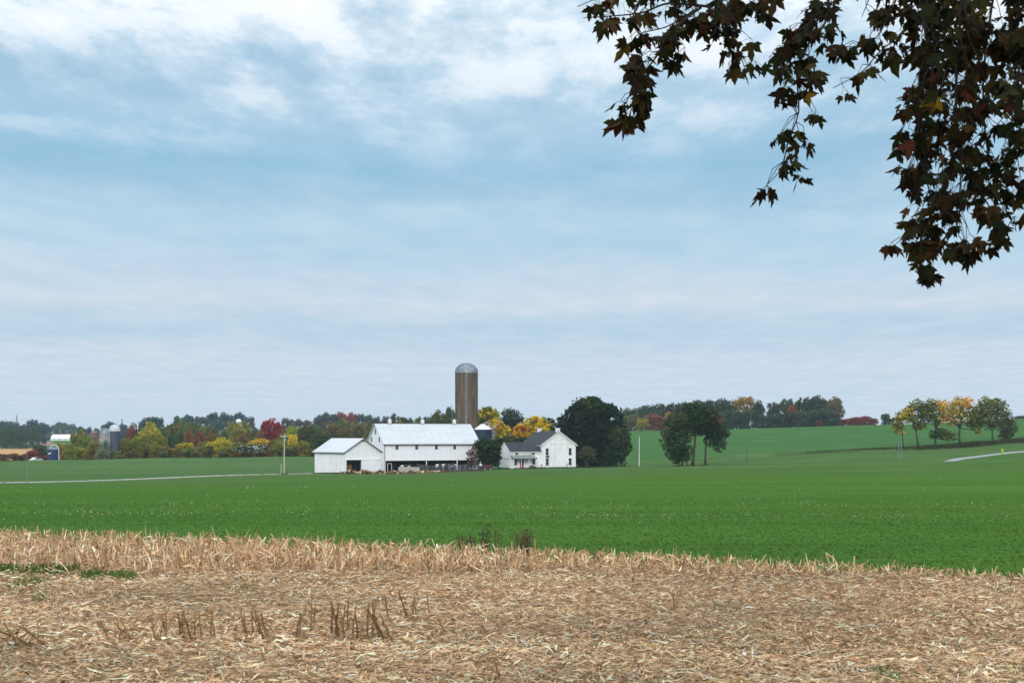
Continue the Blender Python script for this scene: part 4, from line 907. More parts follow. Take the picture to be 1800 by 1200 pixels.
# ---- trees of the woods: eight shared shapes, each tree its own object with its own tint and size
def unit_tree(seed, lobes, leaf=0.034, dens=900):
    r = np.random.default_rng(seed); V, Fq, K = crown_arrays(lobes, leaf, r, dens, 0.36, fill=0.3)
    me = np_mesh('wood_crown', V, Fq, np.full(len(Fq), 4), K); me.materials.append(m_leaf)
    mb = MB(); mb.tube([(0, 0, -0.05), (0.005, 0, 0.25), (0, 0.005, 0.5), (0.01, 0, 0.8)], [0.03, 0.024, 0.018, 0.006], 7)
    for l in lobes: limb(mb, (0, 0, 0.35), (l[0]*0.8, l[1]*0.8, l[2]), 0.012, 0.003, r, 0.1, 4, 5)
    tm = mb.mesh('wood_trunk'); tm.materials.append(m_bark); return me, tm
W1 = [(1, 1, 1), (1.5, 1.3, 0.9), (0.7, 0.8, 0.95), (1.3, 0.9, 0.75), (0.85, 1.0, 1.0), (0.55, 0.68, 0.8), (1.0, 1.05, 0.9)]
UNITS = []
for k in range(8):
    r = np.random.default_rng(40+k); lobes = [(0, 0, 0.62, 0.34, 0.34, 0.36, W1)]
    for j in range(9):
        a = 2*math.pi*j/9+r.uniform(-.3, .3); zz = [0.13, 0.5, 0.78, 0.2, 0.62, 0.84, 0.14, 0.4, 0.7][j]+r.uniform(-0.05, 0.05); rr = 0.31*math.sqrt(max(0.15, 1-((zz-0.45)/0.58)**2))
        q = r.uniform(0.13, 0.22); lobes.append((rr*math.cos(a), rr*math.sin(a), zz, q, q, q*r.uniform(0.7, 1.0), W1))
    UNITS.append(unit_tree(60+k, lobes))
WOODN = 0
def wood_tree(px, Y, top, wpx, tint, label, group, name='wood_tree', base=None, cat='tree', hfac=None):
    global WOODN
    r = random.Random(WOODN*7+3); WOODN += 1
    g = G(px, Y); h = P(0, top, Y).z-g.z; w = wpx*Y/F; me, tm = UNITS[r.randrange(8)]
    root = empty(name, g, r.uniform(0, 6.28)); w *= 1.32; h = max(h, 1.0); hz_ = min(h, (hfac or (1.35 if Y > 770 else 2.2))*w)
    c = link('crown', me, None, root, loc=(0, 0, h-hz_), scale=(w, w, hz_)); v = [t*r.uniform(0.85, 1.2)*(1.6 if max(tint) > 0.12 else 2.0) for t in tint]; c.color = (v[0], v[1], v[2], 1.0)
    link('trunk', tm, None, root, scale=(w, w, h))
    tag(root, label, cat, group)
ORD = ['first', 'second', 'third', 'fourth', 'fifth', 'sixth', 'seventh', 'eighth', 'ninth', 'tenth', 'eleventh', 'twelfth']
def grp(rows, Y, label, group, tint, jit=12, **kw):
    order = sorted(r_[0] for r_ in rows); n = len(rows)
    for (px, top, w) in rows:
        i = order.index(px); lab = label
        if n == 2: lab += ', ' + ('left one', 'right one')[i]
        elif n > 2: lab += ', ' + ('leftmost' if i == 0 else 'rightmost' if i == n-1 else ORD[i]+' from the left')
        wood_tree(px, Y+random.uniform(-jit, jit), top, w, tint, lab, group, **kw)
# far left skyline
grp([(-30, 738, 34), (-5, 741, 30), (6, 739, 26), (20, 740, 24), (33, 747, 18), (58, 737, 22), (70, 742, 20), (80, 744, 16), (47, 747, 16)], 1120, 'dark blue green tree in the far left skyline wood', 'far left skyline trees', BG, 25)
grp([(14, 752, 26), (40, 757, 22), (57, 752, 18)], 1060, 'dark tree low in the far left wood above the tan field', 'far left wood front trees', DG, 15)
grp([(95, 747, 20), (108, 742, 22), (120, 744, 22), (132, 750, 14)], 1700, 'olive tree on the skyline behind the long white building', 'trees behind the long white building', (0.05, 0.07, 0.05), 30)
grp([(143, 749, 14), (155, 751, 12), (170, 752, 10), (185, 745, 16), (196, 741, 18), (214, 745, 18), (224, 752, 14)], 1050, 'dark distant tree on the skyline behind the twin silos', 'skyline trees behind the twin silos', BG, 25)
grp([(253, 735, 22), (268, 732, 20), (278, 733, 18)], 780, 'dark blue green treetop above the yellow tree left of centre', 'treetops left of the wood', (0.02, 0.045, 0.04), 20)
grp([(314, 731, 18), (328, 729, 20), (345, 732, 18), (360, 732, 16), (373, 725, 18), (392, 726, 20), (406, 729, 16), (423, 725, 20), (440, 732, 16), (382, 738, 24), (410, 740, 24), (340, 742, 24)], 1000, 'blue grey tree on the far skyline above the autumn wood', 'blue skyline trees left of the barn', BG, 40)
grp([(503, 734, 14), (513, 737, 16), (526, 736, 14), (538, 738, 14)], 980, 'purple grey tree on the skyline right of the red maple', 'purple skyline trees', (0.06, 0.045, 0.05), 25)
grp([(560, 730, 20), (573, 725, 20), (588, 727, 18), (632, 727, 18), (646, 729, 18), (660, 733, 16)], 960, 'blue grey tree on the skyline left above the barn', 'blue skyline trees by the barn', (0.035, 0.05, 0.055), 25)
grp([(600, 724, 16), (614, 726, 18), (592, 731, 12), (622, 728, 12)], 940, 'distant red tinged tree on the skyline above the shed', 'red tinged skyline trees', (0.17, 0.055, 0.055), 20)
grp([(680, 731, 16), (694, 727, 16), (708, 731, 16), (722, 735, 18), (738, 733, 14), (748, 731, 14), (665, 738, 16), (758, 737, 12)], 700, 'dark tree behind the ridge of the barn roof', 'trees behind the barn ridge', (0.032, 0.046, 0.03), 20)
grp([(772, 721, 20), (760, 728, 18), (792, 715, 20), (785, 728, 20), (835, 735, 18)], 520, 'olive green tree behind the barn beside the tall silo', 'olive trees by the tall silo', (0.05, 0.065, 0.022), 12)
grp([(700, 738, 14), (735, 740, 16)], 600, 'yellowish tree peeping over the barn ridge', 'yellowish trees over the barn ridge', (0.2, 0.16, 0.03), 12)
# left hedge line behind the crest
grp([(6, 797, 22), (24, 796, 20), (34, 799, 16)], 446, 'brown russet shrub on the field crest at the left edge', 'russet shrubs at the left edge', (0.10, 0.065, 0.035), 5, name='crest_shrub', cat='shrub')
grp([(42, 797, 14), (70, 780, 22), (80, 792, 16)], 450, 'grey green shrub beside the blue bin', 'grey green shrubs by the blue bin', (0.05, 0.065, 0.035), 5, name='crest_shrub', cat='shrub')
grp([(58, 791, 20), (50, 797, 12), (76, 800, 12)], 442, 'red brown shrub behind the pale car', 'red brown shrubs behind the car', (0.17, 0.06, 0.04), 4, name='crest_shrub', cat='shrub')
grp([(108, 780, 14), (114, 790, 14)], 455, 'small orange brown tree right of the blue bin', 'orange brown trees by the blue bin', (0.20, 0.09, 0.03), 4)
grp([(136, 757, 24), (146, 762, 22), (156, 768, 22)], 480, 'olive tree between the blue bin and the twin silos', 'olive trees by the twin silos', (0.10, 0.115, 0.03), 10)
grp([(165, 774, 20), (122, 779, 20), (140, 785, 26), (158, 788, 22)], 455, 'yellow green tree low in front between bin and silos', 'yellow green trees by the twin silos', (0.19, 0.18, 0.03), 5)
grp([(183, 774, 16), (178, 790, 18)], 449, 'grey leaved small tree in front of the pale grey silo', 'grey trees before the grey silo', (0.10, 0.12, 0.09), 3)
grp([(236, 748, 26)], 620, 'maroon tree standing behind the yellow green trees right of the silos', None, MA, 5)
grp([(221, 770, 22), (238, 768, 24), (228, 785, 26)], 462, 'yellow green tree just right of the slate blue silo', 'yellow green trees right of the silos', (0.15, 0.15, 0.025), 6)
grp([(262, 742, 34)], 520, 'tall yellow topped tree left of the dark wood', None, (0.30, 0.24, 0.025), 5)
grp([(250, 762, 28), (272, 757, 28), (284, 765, 20)], 475, 'yellow green tree under the tall yellow topped tree', 'yellow green trees under the yellow one', (0.16, 0.16, 0.028), 8)
grp([(302, 742, 34), (322, 740, 34), (340, 746, 30), (358, 748, 30)], 560, 'dark olive tree at the left part of the autumn wood', 'dark olive trees of the autumn wood', (0.075, 0.085, 0.028), 12)
grp([(297, 765, 24), (310, 775, 22)], 480, 'dark green tree left of the low yellow tree', 'dark green trees of the wood edge', DG, 6)
grp([(325, 777, 30)], 462, 'low bright yellow green tree at the wood edge, left one', None, (0.27, 0.24, 0.025), 3)
grp([(385, 770, 38)], 462, 'low bright yellow green tree at the wood edge, middle one', None, (0.28, 0.26, 0.02), 3)
grp([(452, 770, 32)], 464, 'low yellow orange tree before the red maple', None, (0.34, 0.24, 0.02), 3)
grp([(345, 768, 22), (352, 757, 20), (368, 760, 18)], 500, 'brownish tree in the autumn wood between yellow ones', 'brownish trees of the autumn wood', BR, 8)
grp([(360, 775, 22), (344, 785, 26), (410, 782, 26), (368, 790, 24)], 466, 'olive green tree low at the wood edge', 'olive trees of the wood edge', (0.13, 0.135, 0.03), 6)
grp([(404, 744, 30), (425, 742, 34), (436, 752, 30), (412, 765, 30)], 600, 'olive and yellow tree around the distant thin silo', 'olive trees around the distant silo', (0.15, 0.145, 0.04), 16)
grp([(477, 737, 40)], 560, 'bright red round maple tree in the autumn wood', None, (0.20, 0.024, 0.026), 3)
grp([(466, 748, 22), (492, 745, 20)], 575, 'dark maroon tree beside the bright red maple', 'maroon trees by the red maple', MA, 5)
grp([(470, 776, 26), (485, 772, 26), (430, 785, 24), (495, 785, 24), (450, 788, 26)], 466, 'olive green bush under the red maple', 'olive bushes under the red maple', (0.13, 0.125, 0.03), 5)
grp([(520, 748, 34), (506, 760, 24)], 500, 'yellow green tree behind the utility pole', 'yellow green trees behind the utility pole', (0.17, 0.17, 0.025), 5)
grp([(515, 763, 18)], 478, 'small bright yellow tree behind the utility pole', None, (0.36, 0.27, 0.02), 2)
grp([(540, 749, 34), (556, 752, 34), (530, 772, 30), (510, 782, 28), (548, 776, 30), (570, 760, 32)], 478, 'dark green tree left of and behind the shed roof', 'dark green trees behind the shed', (0.045, 0.06, 0.024), 8)
grp([(522, 788, 16), (505, 792, 14), (534, 790, 14)], 458, 'low red brown shrub at the field edge left of the shed', 'red brown shrubs left of the shed', (0.14, 0.06, 0.035), 3, name='crest_shrub', cat='shrub')
grp([(432, 794, 20), (468, 796, 18), (418, 796, 14)], 452, 'low orange brown shrub at the wood edge under the red maple', 'orange brown shrubs under the maple', (0.15, 0.085, 0.03), 3, name='crest_shrub', cat='shrub')
grp([(580, 740, 34), (600, 737, 34), (622, 740, 34), (642, 742, 32), (662, 746, 26), (590, 755, 34), (615, 758, 34), (640, 762, 30)], 560, 'dark olive tree rising behind the shed and barn gable', 'olive trees behind shed and barn', (0.075, 0.08, 0.03), 16)
grp([(655, 745, 26), (610, 748, 24)], 535, 'brown green tree beside the barn gable', 'brown green trees by the barn gable', (0.09, 0.075, 0.03), 8)
# continuous mixed hedge at the wood edge
grp([(214, 782, 22), (258, 776, 24), (292, 784, 22), (334, 788, 22), (372, 778, 24), (420, 776, 22), (476, 786, 24), (520, 780, 24), (548, 788, 22)], 459, 'small olive tree in the hedge at the wood edge', 'olive hedge trees', (0.095, 0.105, 0.032), 4)
grp([(204, 790, 18), (244, 784, 22), (276, 782, 22), (312, 786, 20), (358, 782, 22), (398, 784, 22), (440, 778, 20), (492, 776, 22), (534, 774, 20)], 456, 'small yellow green tree in the hedge at the wood edge', 'yellow green hedge trees', (0.155, 0.15, 0.03), 4)
grp([(230, 792, 18), (286, 793, 18), (346, 794, 18), (392, 794, 18), (458, 793, 18), (505, 786, 18), (556, 792, 18)], 452, 'low brown green bush in the hedge at the wood edge', 'brown green hedge bushes', (0.085, 0.075, 0.032), 3, name='hedge_bush', cat='bush')
grp([(318, 752, 26), (372, 748, 24), (392, 755, 24), (446, 752, 26), (505, 748, 24), (545, 745, 24), (288, 752, 24)], 540, 'muted green tree inside the autumn wood behind the hedge', 'muted green trees inside the wood', (0.06, 0.075, 0.032), 8)
grp([(332, 755, 18), (430, 760, 18), (498, 755, 18), (528, 755, 16), (458, 757, 16)], 530, 'rust brown tree inside the autumn wood behind the hedge', 'rust brown trees inside the wood', (0.12, 0.065, 0.035), 8)
# shrub with white blossom at the wood edge
tree('blossom_shrub', 'dark shrub dotted with white blossom at the wood edge', 442, 447, [(425, 789, 12, 6, [DG, DG, DG2, DG2, DG, WH]), (447, 788, 13, 7, [DG, DG2, DG, WH]), (462, 786, 9, 6, [DG, DG2, DG, WH])], trunk_r=0.08, leaf=0.16, dens=40, seed=30, cat='shrub', limbs=False)
# hilltop wood on the right
grp([(1098, 719, 28), (1118, 716, 28), (1140, 712, 28), (1160, 709, 28), (1182, 707, 28), (1204, 705, 28), (1228, 704, 28), (1250, 702, 28), (1272, 701, 28), (1290, 703, 22), (1333, 706, 22)], 760, 'dark green tree in the hilltop wood left of the gap', 'hilltop wood trees left of the gap', (0.026, 0.038, 0.022), 25)
grp([(1308, 697, 34)], 735, 'yellow orange crowned tree in the hilltop wood', None, (0.22, 0.15, 0.02), 3, hfac=0.75)
grp([(1360, 707, 28), (1384, 701, 32), (1412, 699, 34), (1436, 696, 30), (1453, 703, 26)], 720, 'large dark green tree in the hilltop wood right of the gap', 'hilltop wood trees right of the gap', (0.026, 0.040, 0.022), 12)
grp([(1468, 698, 26)], 712, 'brownish open tree at the right end of the hilltop wood', None, (0.075, 0.065, 0.03), 2)
grp([(1100, 735, 26), (1110, 728, 24), (1140, 730, 24)], 690, 'olive tree low in the hilltop wood behind the white pole', 'olive trees low in the hilltop wood', (0.075, 0.085, 0.035), 8)
grp([(1128, 735, 20)], 680, 'pale yellow green tree low in the hilltop wood', None, (0.20, 0.19, 0.035), 2)
grp([(1150, 726, 26), (1162, 732, 20)], 685, 'russet brown tree left behind the three tree clump', 'russet trees behind the clump', (0.15, 0.06, 0.035), 5)
grp([(1176, 724, 16)], 684, 'orange tree directly behind the three tree clump', None, (0.28, 0.14, 0.03), 2)
grp([(1272, 722, 32), (1294, 722, 30), (1316, 720, 32), (1338, 728, 26), (1360, 728, 28), (1380, 724, 30), (1404, 722, 32), (1430, 720, 32), (1450, 718, 32), (1466, 726, 22)], 690, 'deep green tree in the front row of the hilltop wood', 'front row of the hilltop wood', (0.034, 0.050, 0.030), 8)
grp([(1392, 712, 14), (1400, 724, 12), (1440, 738, 12)], 682, 'small red orange tree in the front of the hilltop wood', 'red orange trees of the hilltop wood', (0.15, 0.06, 0.03), 3, hfac=1.2)
grp([(1476, 737, 20), (1490, 735, 22), (1505, 732, 24), (1520, 731, 24), (1534, 735, 16)], 700, 'low red shrub on the hill crest right of the wood', 'red shrubs on the hill crest', (0.16, 0.035, 0.035), 4, name='crest_shrub', cat='shrub')
grp([(1557, 726, 15), (1566, 735, 12)], 705, 'small dark tree alone on the crest before the bank row', 'small dark crest trees', (0.028, 0.045, 0.03), 3)
grp([(1788, 731, 14), (1800, 730, 20)], 760, 'far dark bush on the crest at the right edge', 'far bushes at the right edge', (0.05, 0.06, 0.05), 3, name='crest_shrub', cat='bush')
# ================================================================== corn stubble field in the foreground
m_straw = m_attr('dry_corn_straw', 0.8, 0.12, spec=0.25)
STRAW = np.array([1.43, 1.31, 1.16])*np.array([(0.66, 0.49, 0.34), (0.56, 0.39, 0.25), (0.47, 0.30, 0.175), (0.76, 0.62, 0.46), (0.33, 0.195, 0.105), (0.60, 0.42, 0.27), (0.21, 0.12, 0.065), (0.80, 0.70, 0.56)])
SP = np.array([0.20, 0.19, 0.16, 0.11, 0.13, 0.12, 0.06, 0.03])
def ribbons(C, yaw, pitch, Ln, Wd, bend, cols, roll):
    """bent dry strips: 3 cross-sections, 2 quads each"""
    n = len(C); d = np.stack([np.cos(yaw)*np.cos(pitch), np.sin(yaw)*np.cos(pitch), np.sin(pitch)], 1)
    s0 = np.stack([-np.sin(yaw), np.cos(yaw), np.zeros(n)], 1); u0 = np.cross(d, s0)
    s = s0*np.cos(roll)[:, None]+u0*np.sin(roll)[:, None]; u = np.cross(d, s)
    h = (Ln/2)[:, None]; w = (Wd/2)[:, None]; B = (bend*Ln)[:, None]
    a = C-d*h; m = C+u*B; e = C+d*h
    V = np.stack([a-s*w*0.6, a+s*w*0.6, m-s*w, m+s*w, e-s*w*0.35, e+s*w*0.35], 1).reshape(-1, 3)
    b = np.arange(n)[:, None]*6
    Fq = np.concatenate([b+np.array([[0, 1, 3, 2]]), b+np.array([[2, 3, 5, 4]])], 1).reshape(-1, 4)
    return V, Fq, np.repeat(cols, 6, axis=0)
def straw_cols(n, lo=0.42, hi=1.45):
    return np.minimum(STRAW[rng.choice(len(STRAW), n, p=SP)]*rng.uniform(lo, hi, n)[:, None], 0.90)
def field_pts(n, y0, y1, power=1.0, wide=0.46, pad=2.2):
    t = rng.random(n); Y = (y0**-power+(y1**-power-y0**-power)*t)**(-1/power)
    X = rng.uniform(-1, 1, n)*(wide*Y+pad); return X, Y
N = 340000
X, Y = field_pts(N, 6.3, 23.5, 0.45); k = Y < edgeY(X)-0.05; X = X[k]; Y = Y[k]; n = len(X)
lump = 0.5+0.25*np.sin(X*1.9+0.7*np.sin(Y*1.3))+0.25*np.sin(Y*2.1+1.1*np.sin(X*0.9))
Z = gz(X, Y)+0.006+rng.random(n)**1.5*0.095*(0.35+lump)
yaw = rng.normal(0.15, 0.9, n)+np.where(rng.random(n) < .5, math.pi, 0); yaw = np.where(rng.random(n) < 0.3, rng.uniform(0, 6.28, n), yaw)
Ln = np.exp(rng.normal(math.log(0.062), 0.5, n)).clip(0.018, 0.26); Wd = np.exp(rng.normal(math.log(0.0085), 0.45, n)).clip(0.003, 0.032)
patchy = (0.90+0.10*np.sin(2*np.pi*(Y+0.375*X)/0.76+0.8*np.sin(X*0.7)))*(0.90+0.2*np.sin(X*0.8+Y*0.5+np.sin(Y*1.7))*np.sin(Y*0.9-X*0.3))
V, Fq, K = ribbons(np.stack([X, Y, Z], 1), yaw, rng.normal(0.0, 0.22, n), Ln, Wd, rng.normal(0, 0.10, n), straw_cols(n)*patchy[:, None], rng.normal(0, 0.5, n))
tag(link('straw_litter', np_mesh('straw_litter', V, Fq, np.full(len(Fq), 4), K), m_straw), 'pale litter of chopped corn straw covering the near field', 'straw', kind='stuff')

# ---- standing stalks: four shapes; each stalk with a sheath leaf
def stalk_mesh(seed, brown=False):
    r = random.Random(seed); m = MB(); h = 1.0; lean = r.uniform(-0.05, 0.05)
    base = random.Random(seed*3).choice([(0.40, 0.24, 0.12), (0.46, 0.29, 0.15), (0.34, 0.19, 0.09), (0.52, 0.36, 0.22)])
    if brown: base = [(0.22, 0.12, 0.05), (0.27, 0.15, 0.065), (0.17, 0.09, 0.04), (0.30, 0.18, 0.085)][seed % 4]
    pts = [(0, 0, -0.15), (lean*0.2, 0.01, 0.2), (lean*0.6, 0.02, 0.55), (lean*1.2, 0.0, 0.86), (lean*1.5, 0.0, h)]
    if brown:
        bd = r.uniform(-0.22, 0.22); bd2 = r.uniform(-0.15, 0.15); pts = [(bd*t*t, bd2*t*t, z) for t, z in ((0, -0.15), (0.2, 0.2), (0.55, 0.55), (0.86, 0.86), (1, 1.0))]
        for sx in (-1, 1): m.tube([pts[3], (pts[4][0]+sx*0.02, pts[4][1]+sx*0.015, 1.0+0.08*r.random()), (pts[4][0]+sx*r.uniform(0.02, 0.08), pts[4][1], 1.1+0.12*r.random())], [0.02, 0.014, 0.004], 4, col=base)
    m.tube(pts, [0.050, 0.046, 0.040, 0.036, 0.022], 6, col=base)
    for z in (0.3, 0.68): m.tube([(lean*z, 0.01, z-0.02), (lean*z, 0.01, z+0.02)], [0.05, 0.05], 6, col=tuple(c*0.6 for c in base))
    for j in range(r.randint(4, 6) if brown else r.randint(2, 3)):
        a = r.uniform(0, 6.28); z0 = r.uniform(0.25, 0.75); L = r.uniform(0.45, 0.9); w = r.uniform(0.03, 0.06); d = Vector((math.cos(a), math.sin(a), 0)); s = Vector((-math.sin(a), math.cos(a), 0))
        q = []
        for t in (0, 0.4, 0.75, 1.0):
            p = Vector((lean*z0, 0, z0))+d*(0.045+L*0.5*t)+Vector((0, 0, 0.35*t*L-0.95*L*t*t)); ww = w*(1-0.75*t); q += [p-s*ww, p+s*ww]
        c = tuple(STRAW[r.randrange(4)]*r.uniform(0.6, 1.0)*(0.42 if brown else 1.0)); m.add(q, [(0, 1, 3, 2), (2, 3, 5, 4), (4, 5, 7, 6)], c)
    me = m.mesh('corn_stalk'); me.materials.append(m_straw); return me
STALKS = [stalk_mesh(k+1) for k in range(6)]; BROWN = [stalk_mesh(k+20, True) for k in range(5)]
def place_stalk(X, Y, h, lx, ly, label, group, thick=1.0, pool=None):
    o = link('corn_stalk', random.choice(pool or STALKS)); o.location = (X, Y, float(gz(X, Y))+0.01)
    o.scale = (h*0.62*thick, h*0.62*thick, h); o.rotation_euler = (-ly, lx, random.uniform(-0.5, 0.5)); return tag(o, label, 'corn stalk', group)
# near row, stalk by stalk (foot in the picture, height, lean)
front = [(40, 1146, 40, -0.9), (52, 1146, 38, -0.8), (68, 1144, 42, -1.0), (92, 1142, 36, -0.95), (28, 1143, 30, -0.7), (196, 1132, 34, -0.6), (206, 1133, 30, -0.2), (232, 1136, 42, -0.55), (240, 1134, 38, -0.6), (224, 1130, 28, -0.4),
         (277, 1137, 50, -0.28), (283, 1132, 36, -0.1), (293, 1131, 52, -0.22), (296, 1129, 44, -0.3), (316, 1125, 44, 0.05), (321, 1124, 46, -0.05), (324, 1128, 44, -0.12), (338, 1127, 52, -0.35), (343, 1125, 46, -0.1), (356, 1126, 42, -0.3), (372, 1128, 50, -0.16), (380, 1132, 54, -0.2),
         (432, 1124, 48, -0.22), (436, 1122, 46, -0.3), (446, 1123, 50, -0.12), (466, 1127, 52, -0.45), (472, 1126, 46, -0.4), (476, 1129, 44, -0.5), (459, 1122, 38, -0.2), (523, 1126, 58, 0.05), (528, 1127, 48, -0.05), (520, 1124, 40, 0.1), (547, 1108, 48, -0.1), (552, 1104, 40, 0.0),
         (583, 1120, 56, -0.05), (590, 1122, 60, 0.03), (596, 1124, 62, -0.1), (602, 1126, 58, 0.02), (612, 1110, 50, -0.1), (621, 1128, 58, -0.06), (628, 1126, 50, 0.05), (646, 1124, 60, -0.06), (655, 1118, 52, -0.14), (668, 1122, 58, -0.3), (676, 1124, 54, -0.4), (690, 1126, 44, -0.55), (684, 1094, 46, -0.25), (716, 1092, 50, -0.15), (725, 1090, 40, 0.0), (733, 1088, 36, -0.3), (757, 1090, 44, -0.25), (784, 1112, 24, -0.6), (800, 1096, 22, -0.4),
         (872, 1168, 30, 0.6), (882, 1199, 38, -0.35), (850, 1200, 28, 0.0), (870, 1202, 30, 0.1), (1052, 1198, 40, 0.1), (1130, 1190, 34, -0.4), (1187, 1075, 34, -0.2), (1140, 1074, 20, 0.2), (1480, 1052, 26, -0.4), (1160, 1055, 20, 0.0), (1430, 1150, 40, -0.5), (1720, 1112, 34, -0.6), (1775, 1030, 26, 0.2), (1556, 1165, 26, 0.3), (1345, 1080, 20, -0.5), (1290, 1010, 20, -0.5), (1258, 1072, 24, -0.2)]
def nth(k): return '%d%s' % (k, 'th' if 10 < k % 100 < 14 else {1: 'st', 2: 'nd', 3: 'rd'}.get(k % 10, 'th'))
for i, (px, py, hp, lx) in enumerate(front):
    Yd = ZC*F/(py-HY)*0.995; h = hp*Yd/F/max(0.45, math.cos(lx)); Xd = (px-CX)*Yd/F
    lab = 'broken brown corn stalk in the near stubble row, %s from the left' % nth(sorted(f_[0] for f_ in front[:53]).index(px)+1) if i < 53 else 'lone short corn stub in the straw litter, %s from the left' % nth(sorted(f_[0] for f_ in front[53:]).index(px)+1)
    place_stalk(Xd, Yd, h, lx, random.uniform(-0.12, 0.12), lab, 'near stubble row stalks' if i < 53 else 'lone stubs in the straw litter', 1.3, BROWN)
# tall pale broken stalk at the field edge, right
bp = MB(); q0 = G(1462, 17.9); bp.tube([(0, 0, -0.05), (-0.035, 0, 0.12), (-0.075, 0.0, 0.24)], [0.011, 0.010, 0.009], 6, col=(0.62, 0.48, 0.3)); bp.tube([(-0.075, 0, 0.24), (0.02, 0.02, 0.17), (0.125, 0.02, 0.03)], [0.009, 0.011, 0.008], 6, col=(0.66, 0.5, 0.3))
tag(bp.build('bent_stalk', m_straw, loc=q0), 'tall pale corn stalk bent sharply over at the green field edge', 'corn stalk')
# the standing band along the field edge, rows parallel to the edge
def frontY(px): return np.interp(px, [-400, 0, 300, 600, 900, 1200, 1500, 1800], [17.6, 17.8, 17.7, 17.7, 17.9, 17.7, 17.35, 17.1])
cand = []
for row in range(11):
    off = 0.12+row*0.42
    for x in np.arange(-13, 11, 0.105):
        xx = x+random.uniform(-0.05, 0.05); yy = float(edgeY(xx))-off+random.uniform(-0.07, 0.07); px = CX+F*xx/yy
        if yy < frontY(px)-0.15 or px < -420 or px > 2250: continue
        cand.append((yy, xx, row, px))
cand.sort(); hero = 0; rest = []
for (yy, xx, row, px) in cand:
    h = random.uniform(0.16, 0.31)*float(np.interp(px, [-400, 500, 900, 1300, 1600, 1900], [1.2, 1.08, 0.85, 0.62, 0.38, 0.3])); lx = random.gauss(0.0, 0.28); ly = random.gauss(0, 0.25)
    if random.random() < 0.02: h *= 1.35
    if hero < 232 and -40 < px < 1840:
        hero += 1; place_stalk(xx, yy, h, lx, ly, 'standing dry corn stalk in the stubble band along the green field', 'stubble band stalks')
    else: rest.append((xx, yy, h, lx, ly))
Vs = []; Fs = []; Cs = []; Ks = []; base = 0; KN = []
for i, (xx, yy, h, lx, ly) in enumerate(rest):
    me = STALKS[i % 6]; M = Matrix.Translation((xx, yy, float(gz(xx, yy))+0.01)) @ Matrix.Rotation(lx, 4, 'Y') @ Matrix.Rotation(-ly, 4, 'X') @ Matrix.Rotation(random.uniform(0, 6.28), 4, 'Z') @ Matrix.Diagonal((h*0.6, h*0.6, h, 1))
    nv = len(me.vertices); co = np.empty(nv*3, dtype=np.float32); me.vertices.foreach_get('co', co); co = co.reshape(-1, 3); A = np.array(M)
    Vs.append(co @ A[:3, :3].T+A[:3, 3]); ca = np.empty(nv*4, dtype=np.float32); me.attributes['col'].data.foreach_get('color', ca); Ks.append(ca.reshape(-1, 4)[:, :3]*random.uniform(0.75, 1.25))
    for p in me.polygons: Fs += [v_+base for v_ in p.vertices]; KN.append(p.loop_total)
    base += nv
# loose leaves and broken strips hanging among the stalks
nb = 30000; px_ = rng.uniform(-420, 2250, nb); off = rng.random(nb)**1.15*4.6-0.5*rng.random(nb)*(rng.random(nb) < 0.10)
Yb = 19.0*np.ones(nb)
for _ in range(3): Yb = edgeY((px_-CX)*Yb/F)-off
Xb = (px_-CX)*Yb/F; k = (Yb > frontY(px_)-0.25); Xb = Xb[k]; Yb = Yb[k]; px_ = px_[k]; nb = len(Xb)
hs = np.interp(px_, [-400, 500, 900, 1300, 1600, 1900], [1.0, 0.9, 0.74, 0.55, 0.3, 0.22])
Zb = gz(Xb, Yb)+rng.random(nb)**1.1*0.27*hs+0.02
V, Fq, K = ribbons(np.stack([Xb, Yb, Zb], 1), rng.uniform(0, 6.28, nb), rng.normal(0.75, 0.5, nb)*np.where(rng.random(nb) < .5, 1, -1), np.exp(rng.normal(math.log(0.15), 0.4, nb)).clip(0.05, 0.38)*(0.55+0.45*hs), np.exp(rng.normal(math.log(0.012), 0.4, nb)), rng.normal(0, 0.16, nb), straw_cols(nb, 0.35, 1.3), rng.normal(0, 0.8, nb))
Vs.append(V); Ks.append(K); Fs += list((Fq+base).ravel()); KN += [4]*len(Fq)
tag(link('corn_stubble', np_mesh('corn_stubble', np.concatenate(Vs), Fs, KN, np.concatenate(Ks)), m_straw), 'thick band of dry corn stubble and husks along the green field', 'corn stubble', kind='stuff')

# ---- grass of the green field: real blades near the edge, thinning out to where the ground colour takes over
m_grass = m_attr('young_grass', 0.7, 0.25, spec=0.15)
def blades(X, Y, h, w, cols, lean=0.35):
    n = len(X); Z = gz(X, Y); a = rng.uniform(0, 6.28, n); s = np.stack([np.cos(a), np.sin(a), np.zeros(n)], 1)*(w/2)[:, None]
    l = rng.normal(0, lean, (n, 2))*h[:, None]; B = np.stack([X, Y, Z-0.01], 1); M_ = B+np.stack([l[:, 0]*0.35, l[:, 1]*0.35, h*0.62], 1); T = B+np.stack([l[:, 0], l[:, 1], h], 1)
    V = np.stack([B-s, B+s, M_+s*0.8, T, M_-s*0.8], 1).reshape(-1, 3)
    return V, np.arange(5*n).reshape(n, 5), np.repeat(cols, 5, axis=0)
def grass_cols(n): return np.array([(0.086, 0.195, 0.029), (0.078, 0.178, 0.028), (0.100, 0.215, 0.032), (0.066, 0.158, 0.026)])[rng.integers(0, 4, n)]*rng.uniform(0.68, 1.08, n)[:, None]
ng = 250000; X, Y = field_pts(ng, 14.0, 95.0, 0.75, 0.44, 1.5); k = Y > edgeY(X)+0.05+0.3*np.sin(X*2.1)*np.sin(X*0.77+1); X = X[k]; Y = Y[k]; n = len(X)
